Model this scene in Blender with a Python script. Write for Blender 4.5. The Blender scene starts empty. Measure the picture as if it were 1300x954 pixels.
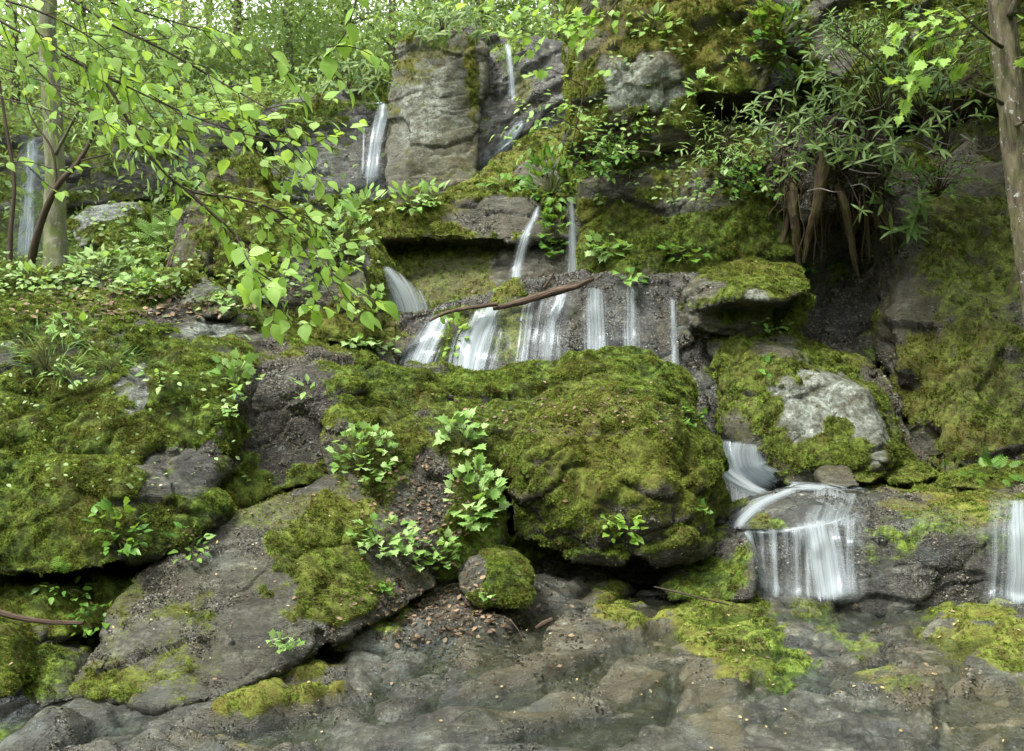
import bpy, bmesh, math, random
import numpy as np
from mathutils import Vector, Matrix, Quaternion
from mathutils.bvhtree import BVHTree
random.seed(11)
rng = np.random.default_rng(11)
scene = bpy.context.scene
COL = scene.collection

# ------------------------------------------------------------------ camera, sky, sun, exposure
F, CH, CU, CV = 1400.0, 1.5, 650.0, 477.0          # focal length in photo pixels, eye height, photo centre
cam_d = bpy.data.cameras.new("camera"); cam = bpy.data.objects.new("camera", cam_d); COL.objects.link(cam)
cam.location = (0, 0, CH); cam.rotation_euler = (math.radians(90), 0, 0)
cam_d.sensor_width = 36; cam_d.lens = 36 * F / 1300.0; cam_d.clip_start = 0.05; cam_d.clip_end = 1000
scene.camera = cam
world = bpy.data.worlds.new("World"); scene.world = world; world.use_nodes = True
nt = world.node_tree; nt.nodes.clear()
sky = nt.nodes.new("ShaderNodeTexSky"); sky.sky_type = 'NISHITA'; sky.sun_disc = False
SUN_EL, SUN_ROT = 60, -125
sky.sun_elevation = math.radians(SUN_EL); sky.sun_rotation = math.radians(SUN_ROT)
hsv = nt.nodes.new("ShaderNodeHueSaturation"); hsv.inputs['Saturation'].default_value = 0.12   # overcast: a paler sky
bg = nt.nodes.new("ShaderNodeBackground"); bg.inputs[1].default_value = 0.15
wo = nt.nodes.new("ShaderNodeOutputWorld")
nt.links.new(sky.outputs[0], hsv.inputs['Color']); nt.links.new(hsv.outputs[0], bg.inputs[0]); nt.links.new(bg.outputs[0], wo.inputs[0])
sun_d = bpy.data.lights.new("sun", 'SUN'); sun_d.energy = 1.25; sun_d.angle = math.radians(14); sun_d.color = (1, .96, .88)
sun = bpy.data.objects.new("sun", sun_d); COL.objects.link(sun)
_az = math.radians(SUN_ROT); _el = math.radians(SUN_EL)
sdir = Vector((math.sin(_az) * math.cos(_el), math.cos(_az) * math.cos(_el), math.sin(_el)))  # towards the sun
sun.rotation_euler = sdir.to_track_quat('Z', 'Y').to_euler()
scene.view_settings.view_transform = 'Standard'; scene.view_settings.look = 'None'
scene.view_settings.exposure = 2.5; scene.view_settings.gamma = 1.0
try: scene.view_settings.use_curve_mapping = False
except Exception: pass
scene.cycles.use_denoising = True
scene.cycles.max_bounces = 6; scene.cycles.diffuse_bounces = 3; scene.cycles.glossy_bounces = 2
scene.cycles.transmission_bounces = 4; scene.cycles.transparent_max_bounces = 24

# ------------------------------------------------------------------ helpers
def P(u, v, Y):
    return np.array(((u - CU) / F * Y, Y, CH + (CV - v) / F * Y))
def _h(ix, iy, iz, seed):
    with np.errstate(over='ignore'):
        h = ix * np.uint32(0x8da6b343) ^ iy * np.uint32(0xd8163841) ^ iz * np.uint32(0xcb1ab31f) ^ np.uint32((seed * 0x9e3779b1) & 0xffffffff)
        h ^= h >> np.uint32(13); h *= np.uint32(0x5bd1e995); h ^= h >> np.uint32(15); h *= np.uint32(0x2c1b3c6d); h ^= h >> np.uint32(12)
    return (h & np.uint32(0xffffff)).astype(np.float32) / np.float32(0xffffff)
def vnoise(p, seed=0):
    f = np.floor(p); t = (p - f).astype(np.float32); i = f.astype(np.int64).astype(np.uint32)
    t = t * t * (3 - 2 * t); o = np.uint32(1)
    x, y, z = i[:, 0], i[:, 1], i[:, 2]; tx, ty, tz = t[:, 0], t[:, 1], t[:, 2]
    def L(a, b, w): return a + (b - a) * w
    a = L(L(_h(x, y, z, seed), _h(x + o, y, z, seed), tx), L(_h(x, y + o, z, seed), _h(x + o, y + o, z, seed), tx), ty)
    b = L(L(_h(x, y, z + o, seed), _h(x + o, y, z + o, seed), tx), L(_h(x, y + o, z + o, seed), _h(x + o, y + o, z + o, seed), tx), ty)
    return L(a, b, tz) * 2 - 1
ROT = np.array([[0.36, 0.48, -0.8], [-0.8, 0.6, 0.0], [0.48, 0.64, 0.6]])
def fbm(p, freq, octv=4, seed=0, gain=0.5):
    q = p * freq; s = 0; a = 1; tot = 0
    for k in range(octv):
        s = s + a * vnoise(q, seed + k); tot += a; a *= gain; q = (q @ ROT) * 2.03 + 17.3
    return s / tot * 1.4
def voro(p, seed=0):
    f = np.floor(p); i = f.astype(np.int64).astype(np.uint32); fr = p - f
    n = len(p); d1 = np.full(n, 9.0); d2 = np.full(n, 9.0); idd = np.zeros(n, np.float32)
    for dx in (-1, 0, 1):
        for dy in (-1, 0, 1):
            for dz in (-1, 0, 1):
                x = i[:, 0] + np.uint32(dx & 0xffffffff); y = i[:, 1] + np.uint32(dy & 0xffffffff); z = i[:, 2] + np.uint32(dz & 0xffffffff)
                a = _h(x, y, z, seed); b = _h(x, y, z, seed + 1); c = _h(x, y, z, seed + 2)
                d = np.sqrt((dx + a - fr[:, 0]) ** 2 + (dy + b - fr[:, 1]) ** 2 + (dz + c - fr[:, 2]) ** 2)
                m = d < d1
                d2 = np.where(m, d1, np.minimum(d2, d)); idd = np.where(m, _h(x, y, z, seed + 3), idd); d1 = np.where(m, d, d1)
    return d1, d2, idd
def sstep(a, b, x):
    t = np.clip((x - a) / (b - a), 0, 1); return t * t * (3 - 2 * t)
def mesh_from(name, V, Fc, attrs=None, smooth=True, mats=(), matidx=None):
    """Fc: (n,k) array of equal sized faces, or a list of such arrays."""
    Fl = Fc if isinstance(Fc, list) else [Fc]
    me = bpy.data.meshes.new(name)
    nl = sum(f.size for f in Fl); nf = sum(len(f) for f in Fl)
    me.vertices.add(len(V)); me.vertices.foreach_set("co", np.ascontiguousarray(V, np.float32).ravel())
    if nf:
        me.loops.add(nl); me.polygons.add(nf)
        me.loops.foreach_set("vertex_index", np.concatenate([f.ravel() for f in Fl]).astype(np.int32))
        sizes = np.concatenate([np.full(len(f), f.shape[1], np.int32) for f in Fl])
        st = np.concatenate([[0], np.cumsum(sizes)[:-1]]).astype(np.int32)
        me.polygons.foreach_set("loop_start", st)
        try: me.polygons.foreach_set("loop_total", sizes)
        except Exception: pass
        me.update(calc_edges=True)
        me.polygons.foreach_set("use_smooth", np.full(nf, smooth, bool))
    for k, a in (attrs or {}).items():
        a = np.asarray(a, np.float32)
        if a.ndim == 1:
            at = me.attributes.new(k, 'FLOAT', 'POINT'); at.data.foreach_set("value", a)
        else:
            at = me.attributes.new(k, 'FLOAT_VECTOR', 'POINT'); at.data.foreach_set("vector", a.ravel())
    for m in mats: me.materials.append(m)
    if matidx is not None: me.polygons.foreach_set("material_index", np.asarray(matidx, np.int32))
    return me
def link(name, me, parent=None):
    o = bpy.data.objects.new(name, me); COL.objects.link(o)
    if parent is not None: o.parent = parent
    return o
def tag(o, label=None, cat=None, group=None, kind=None):
    if label: o["label"] = label
    if cat: o["category"] = cat
    if group: o["group"] = group
    if kind: o["kind"] = kind
    return o
def empty(name, loc, label, cat, group=None):
    o = bpy.data.objects.new(name, None); COL.objects.link(o); o.location = loc; o.empty_display_size = .1
    return tag(o, label, cat, group)

# ------------------------------------------------------------------ materials
class NB:
    def __init__(s, name):
        s.m = bpy.data.materials.new(name); s.m.use_nodes = True; s.t = s.m.node_tree; s.t.nodes.clear()
        s.out = s.n("OutputMaterial")
    def n(s, typ, **kw):
        x = s.t.nodes.new("ShaderNode" + typ)
        for k, v in kw.items(): setattr(x, k, v)
        return x
    def l(s, a, b): s.t.links.new(a, b)
    def val(s, sock, v):
        if hasattr(v, 'is_output') or hasattr(v, 'links'): s.l(v, sock)
        else: sock.default_value = v
    def attr(s, name, out='Fac'): x = s.n("Attribute"); x.attribute_name = name; return x.outputs[out]
    def pos(s): return s.n("NewGeometry").outputs['Position']
    def noise(s, vec, scale, detail=5, rough=.6, dist=0):
        x = s.n("TexNoise"); s.l(vec, x.inputs['Vector']); x.inputs['Scale'].default_value = scale
        x.inputs['Detail'].default_value = detail; x.inputs['Roughness'].default_value = rough; x.inputs['Distortion'].default_value = dist
        return x.outputs['Fac']
    def voro(s, vec, scale, feature='F1'):
        x = s.n("TexVoronoi"); x.feature = feature; s.l(vec, x.inputs['Vector']); x.inputs['Scale'].default_value = scale
        return x.outputs['Distance']
    def ramp(s, fac, stops, mode='LINEAR'):
        x = s.n("ValToRGB"); s.l(fac, x.inputs[0]); cr = x.color_ramp; cr.interpolation = mode
        while len(cr.elements) < len(stops): cr.elements.new(.5)
        for e, (p, c) in zip(cr.elements, stops):
            e.position = p; e.color = (*c, 1) if len(c) == 3 else c
        return x.outputs[0]
    def rng(s, fac, a, b, c=0., d=1.):
        x = s.n("MapRange"); s.val(x.inputs[0], fac); x.inputs[1].default_value = a; x.inputs[2].default_value = b
        x.inputs[3].default_value = c; x.inputs[4].default_value = d; return x.outputs[0]
    def mix(s, fac, a, b, blend='MIX'):
        x = s.n("MixRGB"); x.blend_type = blend; s.val(x.inputs[0], fac)
        for k, v in ((1, a), (2, b)):
            if hasattr(v, 'links'): s.l(v, x.inputs[k])
            else: x.inputs[k].default_value = (*v, 1) if len(v) == 3 else v
        return x.outputs[0]
    def math(s, op, a, b=0., clamp=False):
        x = s.n("Math"); x.operation = op; x.use_clamp = clamp; s.val(x.inputs[0], a); s.val(x.inputs[1], b); return x.outputs[0]
    def bump(s, h, strength, dist, normal=None):
        x = s.n("Bump"); s.l(h, x.inputs['Height']); s.val(x.inputs['Strength'], strength); x.inputs['Distance'].default_value = dist
        if normal is not None: s.l(normal, x.inputs['Normal'])
        return x.outputs[0]
    def map(s, vec, scale, rot=(0, 0, 0)):
        x = s.n("Mapping"); s.l(vec, x.inputs['Vector']); x.inputs['Scale'].default_value = scale; x.inputs['Rotation'].default_value = rot
        return x.outputs[0]

MOSS_DARK, MOSS_MID, MOSS_BRIGHT, MOSS_GOLD = (.022, .034, .010), (.070, .108, .024), (.180, .265, .046), (.225, .190, .045)  # moss's own tones, dark olive to yellow-green, mixed by noise
def moss_colour(b, pos):
    n1 = b.noise(pos, 2.3, 5, .6); n2 = b.noise(pos, 17, 5, .65)
    mixf = b.math('ADD', b.math('MULTIPLY', n1, .5), b.math('MULTIPLY', b.rng(n2, .3, .7), .5))
    c = b.ramp(mixf, [(.28, MOSS_DARK), (.46, MOSS_MID), (.62, MOSS_BRIGHT), (.80, (.27, .34, .07))])
    g = b.rng(b.noise(pos, 1.3, 4, .6), .48, .66)
    c = b.mix(b.rng(b.noise(pos, 5.5, 5, .7), .52, .68, 0, .6), c, (.10, .075, .03))
    g = b.math('ADD', b.math('MULTIPLY', g, .35), b.attr('gold'), True)
    return b.mix(g, c, b.mix(.8, c, MOSS_GOLD)), n2

def make_rock_mat():
    b = NB("mossy_rock"); pos = b.pos()
    strat = b.map(pos, (1.0, 1.0, 5.0), (.12, -.22, 0))
    n1 = b.noise(pos, 1.9, 6, .62); n2 = b.noise(strat, 5.5, 7, .68); n3 = b.noise(pos, 60, 5, .7); nf = b.noise(pos, 160, 3, .7)
    rock = b.ramp(n2, [(.36, (.018, .018, .014)), (.46, (.068, .070, .054)), (.54, (.145, .150, .118)), (.66, (.31, .325, .27))])
    brown = b.ramp(n3, [(.3, (.03, .022, .014)), (.7, (.12, .09, .055))])
    rock = b.mix(b.rng(n1, .5, .72, 0, .65), rock, brown)
    gr = b.rng(b.noise(pos, 4.3, 6, .65), .5, .7, 0, .6)
    rock = b.mix(gr, rock, (.115, .12, .055))                       # algae film
    # brown debris and liverwort crust
    cr = b.math('MULTIPLY', b.attr('crust'), b.rng(b.noise(pos, 7, 5, .7), .36, .5), True)
    rock = b.mix(cr, rock, b.ramp(b.noise(pos, 48, 5, .75), [(.38, (.010, .008, .007)), (.5, (.055, .042, .028)), (.58, (.10, .085, .06)), (.70, (.30, .28, .23))]))
    pale_c = b.ramp(b.noise(pos, 11, 7, .7), [(.30, (.05, .06, .05)), (.42, (.20, .23, .19)), (.55, (.38, .43, .38)), (.75, (.60, .64, .60))])
    pf = b.math('MULTIPLY', b.attr('pale'), b.rng(b.noise(pos, 6, 7, .72), .34, .5), True)
    rock = b.mix(pf, rock, pale_c)
    lf = b.rng(b.noise(pos, 13, 6, .72), .62, .70, 0, .75)        # lichen flecks
    lf = b.math('MULTIPLY', lf, b.attr('lichen'), True)
    rock = b.mix(lf, rock, (.36, .40, .32))
    g1 = b.rng(b.noise(pos, 38, 6, .8), .36, .64, .4, 1.7); g2 = b.rng(b.noise(pos, 9, 4, .7), .35, .65, .6, 1.3)
    gm = b.n("Vector_Math" if False else "VectorMath"); gm.operation = 'SCALE'; b.l(rock, gm.inputs[0]); b.l(b.math('MULTIPLY', g1, g2), gm.inputs['Scale']); rock = gm.outputs[0]
    spk = b.rng(b.voro(pos, 55), .16, .08, 0, .55); rock = b.mix(b.math('MULTIPLY', spk, b.rng(n1, .45, .6), True), rock, (.34, .34, .29))
    wet = b.attr('wet')
    wn = b.rng(b.noise(b.map(pos, (3.2, 3.2, .8)), 1.6, 6, .7), .38, .56, .25, 1.)
    rock = b.mix(b.math('MULTIPLY', b.math('MULTIPLY', wet, wn), .85), rock, b.mix(1., rock, (.15, .165, .15), 'MULTIPLY'))
    fl = b.math('MULTIPLY', b.rng(b.noise(pos, 26, 5, .8), .56, .66), b.rng(b.noise(pos, 70, 3, .8), .45, .6), True); rock = b.mix(b.math('MULTIPLY', b.math('MULTIPLY', fl, wet), .6), rock, (.21, .21, .18))
    blue = b.math('MULTIPLY', wet, b.rng(b.noise(pos, 3.1, 6, .7), .56, .66, 0, .45), True); rock = b.mix(blue, rock, (.13, .165, .16))  # blue-grey patches painted in for the sky's sheen on wet rock
    mc, mn = moss_colour(b, pos)
    rock = b.mix(b.math('MULTIPLY', b.attr('gold'), b.rng(n1, .3, .6, .3, 1.1), True), rock, b.mix(.75, rock, (.16, .13, .05)))
    mask = b.math('ADD', b.attr('moss'), b.math('MULTIPLY', b.math('SUBTRACT', n3, .5), 1.1))
    mask = b.rng(mask, .38, .62)
    col = b.mix(mask, rock, mc)
    p = b.n("BsdfPrincipled"); b.l(col, p.inputs['Base Color'])
    wr = b.math('MULTIPLY', wet, b.math('SUBTRACT', 1., mask), True)
    wr = b.math('MULTIPLY', wr, b.rng(b.noise(pos, 7, 5, .65), .35, .6, .35, 1.), True)
    b.l(b.rng(wr, 0, 1, .85, .2), p.inputs['Roughness'])
    b.l(b.rng(b.math('SUBTRACT', 1., mask), 0, 1, .12, .38), p.inputs['Specular IOR Level'])
    b.l(b.math('MULTIPLY', wr, .7), p.inputs['Coat Weight']); p.inputs['Coat Roughness'].default_value = .12; p.inputs['Coat IOR'].default_value = 1.5
    crk = b.rng(b.voro(b.map(b.mix(.12, pos, b.n('TexNoise').outputs['Color'], 'ADD'), (1, 1.9, 1.4), (.1, .2, .6)), 3.4, 'DISTANCE_TO_EDGE'), 0, .018)
    n4 = b.noise(strat, 22, 8, .72); vo = b.voro(b.map(pos, (1, 1, 2.2), (.1, .2, 0)), 9, 'DISTANCE_TO_EDGE')
    h = b.math('ADD', b.math('MULTIPLY', n4, 1.0), b.math('MULTIPLY', b.rng(vo, 0, .06), .22))
    h = b.math('ADD', h, b.math('MULTIPLY', n3, .35)); h = b.math('ADD', h, b.math('MULTIPLY', crk, .35))
    b1 = b.bump(h, b.rng(wet, 0, 1, 1., .55), .09)
    b2 = b.bump(b.noise(pos, 75, 6, .75), b.rng(wet, 0, 1, 1., .6), .035, b1)
    b.l(b2, p.inputs['Normal']); b.l(b.bump(n4, .55, .06), p.inputs['Coat Normal']); b.l(p.outputs[0], b.out.inputs[0]); return b.m
ROCK = make_rock_mat()

def make_moss_mat():
    b = NB("moss_strands"); pos = b.pos(); mc, mn = moss_colour(b, pos)
    r = b.n("ObjectInfo").outputs['Random']
    hue = b.mix(b.rng(r, 0, 1, 0, .45), mc, b.mix(.6, mc, (.30, .33, .05)))
    tip = b.mix(b.rng(r, .82, 1., 0, .8), hue, (.14, .09, .035))
    d = b.n("BsdfDiffuse"); b.l(tip, d.inputs[0]); t = b.n("BsdfTranslucent"); b.l(tip, t.inputs[0])
    m = b.n("MixShader"); m.inputs[0].default_value = .3; b.l(d.outputs[0], m.inputs[1]); b.l(t.outputs[0], m.inputs[2])
    b.l(m.outputs[0], b.out.inputs[0]); return b.m
MOSSM = make_moss_mat()

def make_crust_mat():
    b = NB("dark_liverwort_crust"); r = b.n("ObjectInfo").outputs['Random']
    c = b.ramp(r, [(0, (.010, .009, .007)), (.45, (.035, .030, .020)), (.75, (.075, .066, .045)), (.92, (.12, .115, .085)), (1, (.20, .20, .16))])
    p = b.n("BsdfPrincipled"); b.l(c, p.inputs['Base Color']); p.inputs['Roughness'].default_value = .5; p.inputs['Specular IOR Level'].default_value = .35
    b.l(p.outputs[0], b.out.inputs[0]); return b.m
CRUSTM = make_crust_mat()

def leaf_mat(name, c1, c2, c3, trans=.45, gloss=.2, rough=.5, useattr=False):
    b = NB(name)
    r = b.attr('rnd') if useattr else b.n("ObjectInfo").outputs['Random']
    c = b.ramp(r, [(0, c1), (.5, c2), (1, c3)])
    vn = b.noise(b.pos(), 90, 3, .6); c = b.mix(b.rng(vn, .3, .7, 0, .35), c, b.mix(.5, c, (.02, .04, .005)))
    p = b.n("BsdfPrincipled"); b.l(c, p.inputs['Base Color']); p.inputs['Roughness'].default_value = rough
    p.inputs['Specular IOR Level'].default_value = gloss
    t = b.n("BsdfTranslucent"); b.l(b.mix(.55, c, (1.0, 1.0, .18), 'MULTIPLY') if False else b.mix(.35, c, (.55, .75, .06)), t.inputs[0])
    m = b.n("MixShader"); m.inputs[0].default_value = trans; b.l(p.outputs[0], m.inputs[1]); b.l(t.outputs[0], m.inputs[2])
    b.l(m.outputs[0], b.out.inputs[0]); return b.m
LEAF_BRIGHT = leaf_mat("fresh_beech_leaf", (.17, .32, .05), (.26, .44, .08), (.38, .56, .16), .5, .22, .5)
LEAF_HERB = leaf_mat("herb_leaf", (.13, .26, .05), (.24, .40, .11), (.40, .55, .23), .38, .22, .5)
LEAF_DEEP = leaf_mat("glossy_leaf", (.05, .14, .025), (.09, .21, .03), (.17, .30, .05), .3, .3, .42)
LEAF_RHODO = leaf_mat("rhododendron_leaf", (.05, .095, .025), (.09, .155, .04), (.18, .25, .08), .22, .22, .5)
LEAF_FAR = leaf_mat("far_leaf", (.10, .17, .055), (.20, .30, .10), (.36, .48, .22), .4, .3, .5, True)
LEAF_DEAD = leaf_mat("fallen_leaf", (.03, .018, .012), (.10, .06, .04), (.27, .19, .12), .1, .2, .6, True)
LEAF_CHIP = leaf_mat("pale_fallen_leaf", (.35, .25, .11), (.5, .4, .2), (.62, .5, .3), .1, .2, .6, True)

def wood_mat(name, c1, c2, c3, scale=(30, 30, 5), lichen=0., moss=0., bump=.02):
    b = NB(name); co = b.attr('along', 'Vector'); pos = b.pos(); v = b.map(co, scale)
    n = b.noise(v, 1, 7, .68, .4); n2 = b.noise(pos, 9, 5, .6)
    c = b.ramp(n, [(.3, c1), (.5, c2), (.72, c3)])
    if lichen: c = b.mix(b.rng(b.noise(pos, 24, 5, .7), .60, .66, 0, lichen), c, (.42, .46, .40))
    if moss: c = b.mix(b.rng(n2, .42, .62, 0, moss), c, (.10, .13, .025))
    p = b.n("BsdfPrincipled"); b.l(c, p.inputs['Base Color']); p.inputs['Roughness'].default_value = .8
    p.inputs['Specular IOR Level'].default_value = .2
    b.l(b.bump(n, 1, bump), p.inputs['Normal']); b.l(p.outputs[0], b.out.inputs[0]); return b.m
BARK = wood_mat("grey_brown_bark", (.022, .018, .012), (.085, .070, .046), (.18, .155, .11), (40, 40, 5), .75, .3, .03)
BARK_MOSS = wood_mat("mossy_bark", (.05, .05, .03), (.13, .13, .085), (.24, .24, .17), (26, 26, 5), .6, .7)
TWIG = wood_mat("dark_twig", (.02, .014, .010), (.055, .04, .028), (.10, .08, .06), (60, 60, 10), 0, 0, .004)
ROOTM = wood_mat("red_brown_root", (.02, .012, .008), (.085, .055, .038), (.20, .14, .095), (30, 30, 4), 0, .35, .02)
LOGM = wood_mat("wet_brown_wood", (.02, .014, .010), (.075, .05, .035), (.19, .14, .10), (50, 50, 6), 0, 0, .015)
GREYWOOD = wood_mat("bleached_wood", (.09, .08, .07), (.22, .19, .17), (.40, .36, .32), (50, 50, 6), 0, 0, .01)
STEM = wood_mat("green_stem", (.03, .045, .012), (.06, .075, .02), (.10, .09, .035), (40, 40, 6), 0, 0, .002)

def water_mat(name, lo, hi, stretch=(70, 2.0), body=0.0, col=(.44, .49, .51)):
    b = NB(name); co = b.attr('flow', 'Vector'); v = b.map(co, (stretch[0], stretch[1], 1))
    v2 = b.map(co, (stretch[0] * .28, stretch[1] * .55, 1))
    n = b.noise(v, 1, 4, .6, .25); n2 = b.noise(v2, 1, 3, .5, .2)
    s = b.math('ADD', b.math('MULTIPLY', n, .5), b.math('MULTIPLY', n2, .5))
    ed = b.attr('edge')
    sd = b.math('ADD', s, b.math('MULTIPLY', b.math('SUBTRACT', b.attr('dens'), .5), .42))
    sd = b.math('ADD', sd, b.math('MULTIPLY', b.math('SUBTRACT', ed, 1.), .45))
    a = b.rng(sd, lo, hi, 0, .96)
    a = b.math('MULTIPLY', b.math('ADD', a, body), b.rng(ed, .02, .35), True)
    d = b.n("BsdfDiffuse"); d.inputs[0].default_value = (*col, 1); t = b.n("BsdfTranslucent"); t.inputs[0].default_value = (*col, 1)
    g = b.n("BsdfGlossy"); g.inputs[0].default_value = (.8, .9, 1, 1); g.inputs[1].default_value = .25
    m = b.n("MixShader"); m.inputs[0].default_value = .4; b.l(d.outputs[0], m.inputs[1]); b.l(t.outputs[0], m.inputs[2])
    m2 = b.n("MixShader"); m2.inputs[0].default_value = .06; b.l(m.outputs[0], m2.inputs[1]); b.l(g.outputs[0], m2.inputs[2])
    tr = b.n("BsdfTransparent"); mm = b.n("MixShader"); b.l(a, mm.inputs[0]); b.l(tr.outputs[0], mm.inputs[1]); b.l(m2.outputs[0], mm.inputs[2])
    b.l(mm.outputs[0], b.out.inputs[0]); return b.m
WATER_FALL = water_mat("white_falling_water", .37, .76, (62, .8), .03)
def film_mat():
    b = NB("thin_running_water"); pos = b.pos(); g = b.n("BsdfGlossy"); g.inputs[0].default_value = (.95, 1, 1, 1); g.inputs[1].default_value = .04
    h = b.noise(b.map(pos, (1, .45, 1), (0, 0, .5)), 16, 4, .6, .4); bn = b.bump(h, .7, .03); b.l(bn, g.inputs['Normal'])
    f = b.n("Fresnel"); f.inputs[0].default_value = 1.45; b.l(bn, f.inputs['Normal']); tr = b.n("BsdfTransparent"); tr.inputs[0].default_value = (.86, .90, .88, 1)
    m = b.n("MixShader"); b.l(b.math('MULTIPLY', f.outputs[0], 1.3, True), m.inputs[0]); b.l(tr.outputs[0], m.inputs[1]); b.l(g.outputs[0], m.inputs[2]); b.l(m.outputs[0], b.out.inputs[0]); return b.m
FILM = film_mat()
WATER_VEIL = water_mat("thin_water_veil", .38, .78, (50, 1.0), .04, (.38, .44, .47))

# ------------------------------------------------------------------ rock builder
def add_hull(bm_all, pts):
    bm = bmesh.new(); vs = [bm.verts.new(tuple(p)) for p in pts]
    r = bmesh.ops.convex_hull(bm, input=vs, use_existing_faces=False)
    dead = [g for g in r['geom_interior'] if isinstance(g, bmesh.types.BMVert)]
    dead += [g for g in r['geom_unused'] if isinstance(g, bmesh.types.BMVert)]
    bmesh.ops.delete(bm, geom=list(set(dead)), context='VERTS')
    bmesh.ops.recalc_face_normals(bm, faces=bm.faces[:])
    me = bpy.data.meshes.new("tmp"); bm.to_mesh(me); bm.free(); bm_all.from_mesh(me); bpy.data.meshes.remove(me)
def hullpts(spec, back=1.0, drop=0.0, shrink=.85):
    """(u,v,Y) photo points made metric, plus the same outline pushed back so that the rock has its real depth."""
    pts = np.array([P(*s) for s in spec]); c = pts.mean(0)
    b = (pts - c) * np.array([shrink, .3, shrink]) + c + np.array([0, back, -drop])
    return np.vstack([pts, b])
def remesh(hulls, vox):
    bm = bmesh.new()
    for h in hulls: add_hull(bm, h)
    me = bpy.data.meshes.new("tmp"); bm.to_mesh(me); bm.free()
    o = bpy.data.objects.new("tmp", me); COL.objects.link(o)
    m = o.modifiers.new("r", 'REMESH'); m.mode = 'VOXEL'; m.voxel_size = vox; m.adaptivity = 0
    dg = bpy.context.evaluated_depsgraph_get(); ev = o.evaluated_get(dg); em = ev.to_mesh()
    V = np.empty(len(em.vertices) * 3, np.float32); em.vertices.foreach_get("co", V); V = V.reshape(-1, 3).astype(np.float64)
    n = len(em.loops); L = np.empty(n, np.int32); em.loops.foreach_get("vertex_index", L)
    assert n == 4 * len(em.polygons); Q = L.reshape(-1, 4)
    ev.to_mesh_clear(); bpy.data.objects.remove(o); bpy.data.meshes.remove(me)
    return V, Q
def edges_of(Q):
    E = np.vstack([Q[:, [0, 1]], Q[:, [1, 2]], Q[:, [2, 3]], Q[:, [3, 0]]]); return E
def smooth(V, E, it):
    n = len(V); deg = np.bincount(E[:, 0], minlength=n) + np.bincount(E[:, 1], minlength=n)
    deg = np.maximum(deg, 1)
    for _ in range(it):
        W = np.empty_like(V)
        for k in range(3):
            W[:, k] = np.bincount(E[:, 0], V[E[:, 1], k], n) + np.bincount(E[:, 1], V[E[:, 0], k], n)
        V = V * .35 + (W / deg[:, None]) * .65
    return V
def normals(V, Q):
    fn = np.cross(V[Q[:, 2]] - V[Q[:, 0]], V[Q[:, 3]] - V[Q[:, 1]]); n = len(V); N = np.zeros_like(V)
    for k in range(3):
        for j in range(4): N[:, k] += np.bincount(Q[:, j], fn[:, k], n)
    return N / np.maximum(np.linalg.norm(N, axis=1), 1e-9)[:, None]
SOLIDS = []      # (BVH, object)
def add_bvh(V, Q, o):
    SOLIDS.append((BVHTree.FromPolygons(V.tolist(), Q.tolist(), all_triangles=False), o))
def paint(V, spots, chan, base):
    a = base.copy()
    warp = fbm(V, 3.5, 4, 77) * .45 + fbm(V, 11, 3, 78) * .25
    for (ch, u, v, Y, rx, rz, val) in spots:
        if ch != chan: continue
        c = P(u, v, Y); s = Y / F
        d = np.sqrt(((V[:, 0] - c[0]) / (rx * s)) ** 2 + ((V[:, 2] - c[2]) / (rz * s)) ** 2 + ((V[:, 1] - c[1]) / 1.1) ** 2) + warp
        w = 1 - sstep(.7, 1.15, d); a = a * (1 - w) + val * w
    return a
TUFTS = []
def make_tufts():
    for k in range(4):
        vs, fs = [], []
        for j in range(9):
            a = random.uniform(0, 6.28); r = random.uniform(0, .55); x, y = r * math.cos(a), r * math.sin(a)
            le = random.uniform(.2, 1.1); dx, dy = le * math.cos(a + random.uniform(-.9, .9)), le * math.sin(a + random.uniform(-.9, .9))
            w = random.uniform(.10, .17); px, py = -dy / le * w, dx / le * w; hz = random.uniform(.55, 1.15)
            i = len(vs); vs += [(x - px, y - py, -.25), (x + px, y + py, -.25), (x + dx * .45 + px * .8, y + dy * .45 + py * .8, hz * .62), (x + dx, y + dy, hz), (x + dx * .45 - px * .8, y + dy * .45 - py * .8, hz * .62)]
            fs += [(i, i + 1, i + 2, i + 4), (i + 4, i + 2, i + 3)]
        me = bpy.data.meshes.new("moss_tuft"); me.from_pydata(vs, [], fs); me.materials.append(MOSSM); me.update()
        TUFTS.append(bpy.data.objects.new("moss_tuft", me))
make_tufts()
FLAKES = []
for k in range(4):
    vs, n = [], 6
    for j in range(n): a = 6.283 * j / n + random.uniform(-.3, .3); r = random.uniform(.45, 1.0); vs.append((r * math.cos(a), r * math.sin(a), random.uniform(-.35, .25)))
    vs.append((random.uniform(-.2, .2), random.uniform(-.2, .2), random.uniform(.25, .75)))
    me = bpy.data.meshes.new("crust_flake"); me.from_pydata(vs, [], [(j, (j + 1) % n, n) for j in range(n)]); me.materials.append(CRUSTM); me.update()
    FLAKES.append(bpy.data.objects.new("crust_flake", me))
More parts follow.
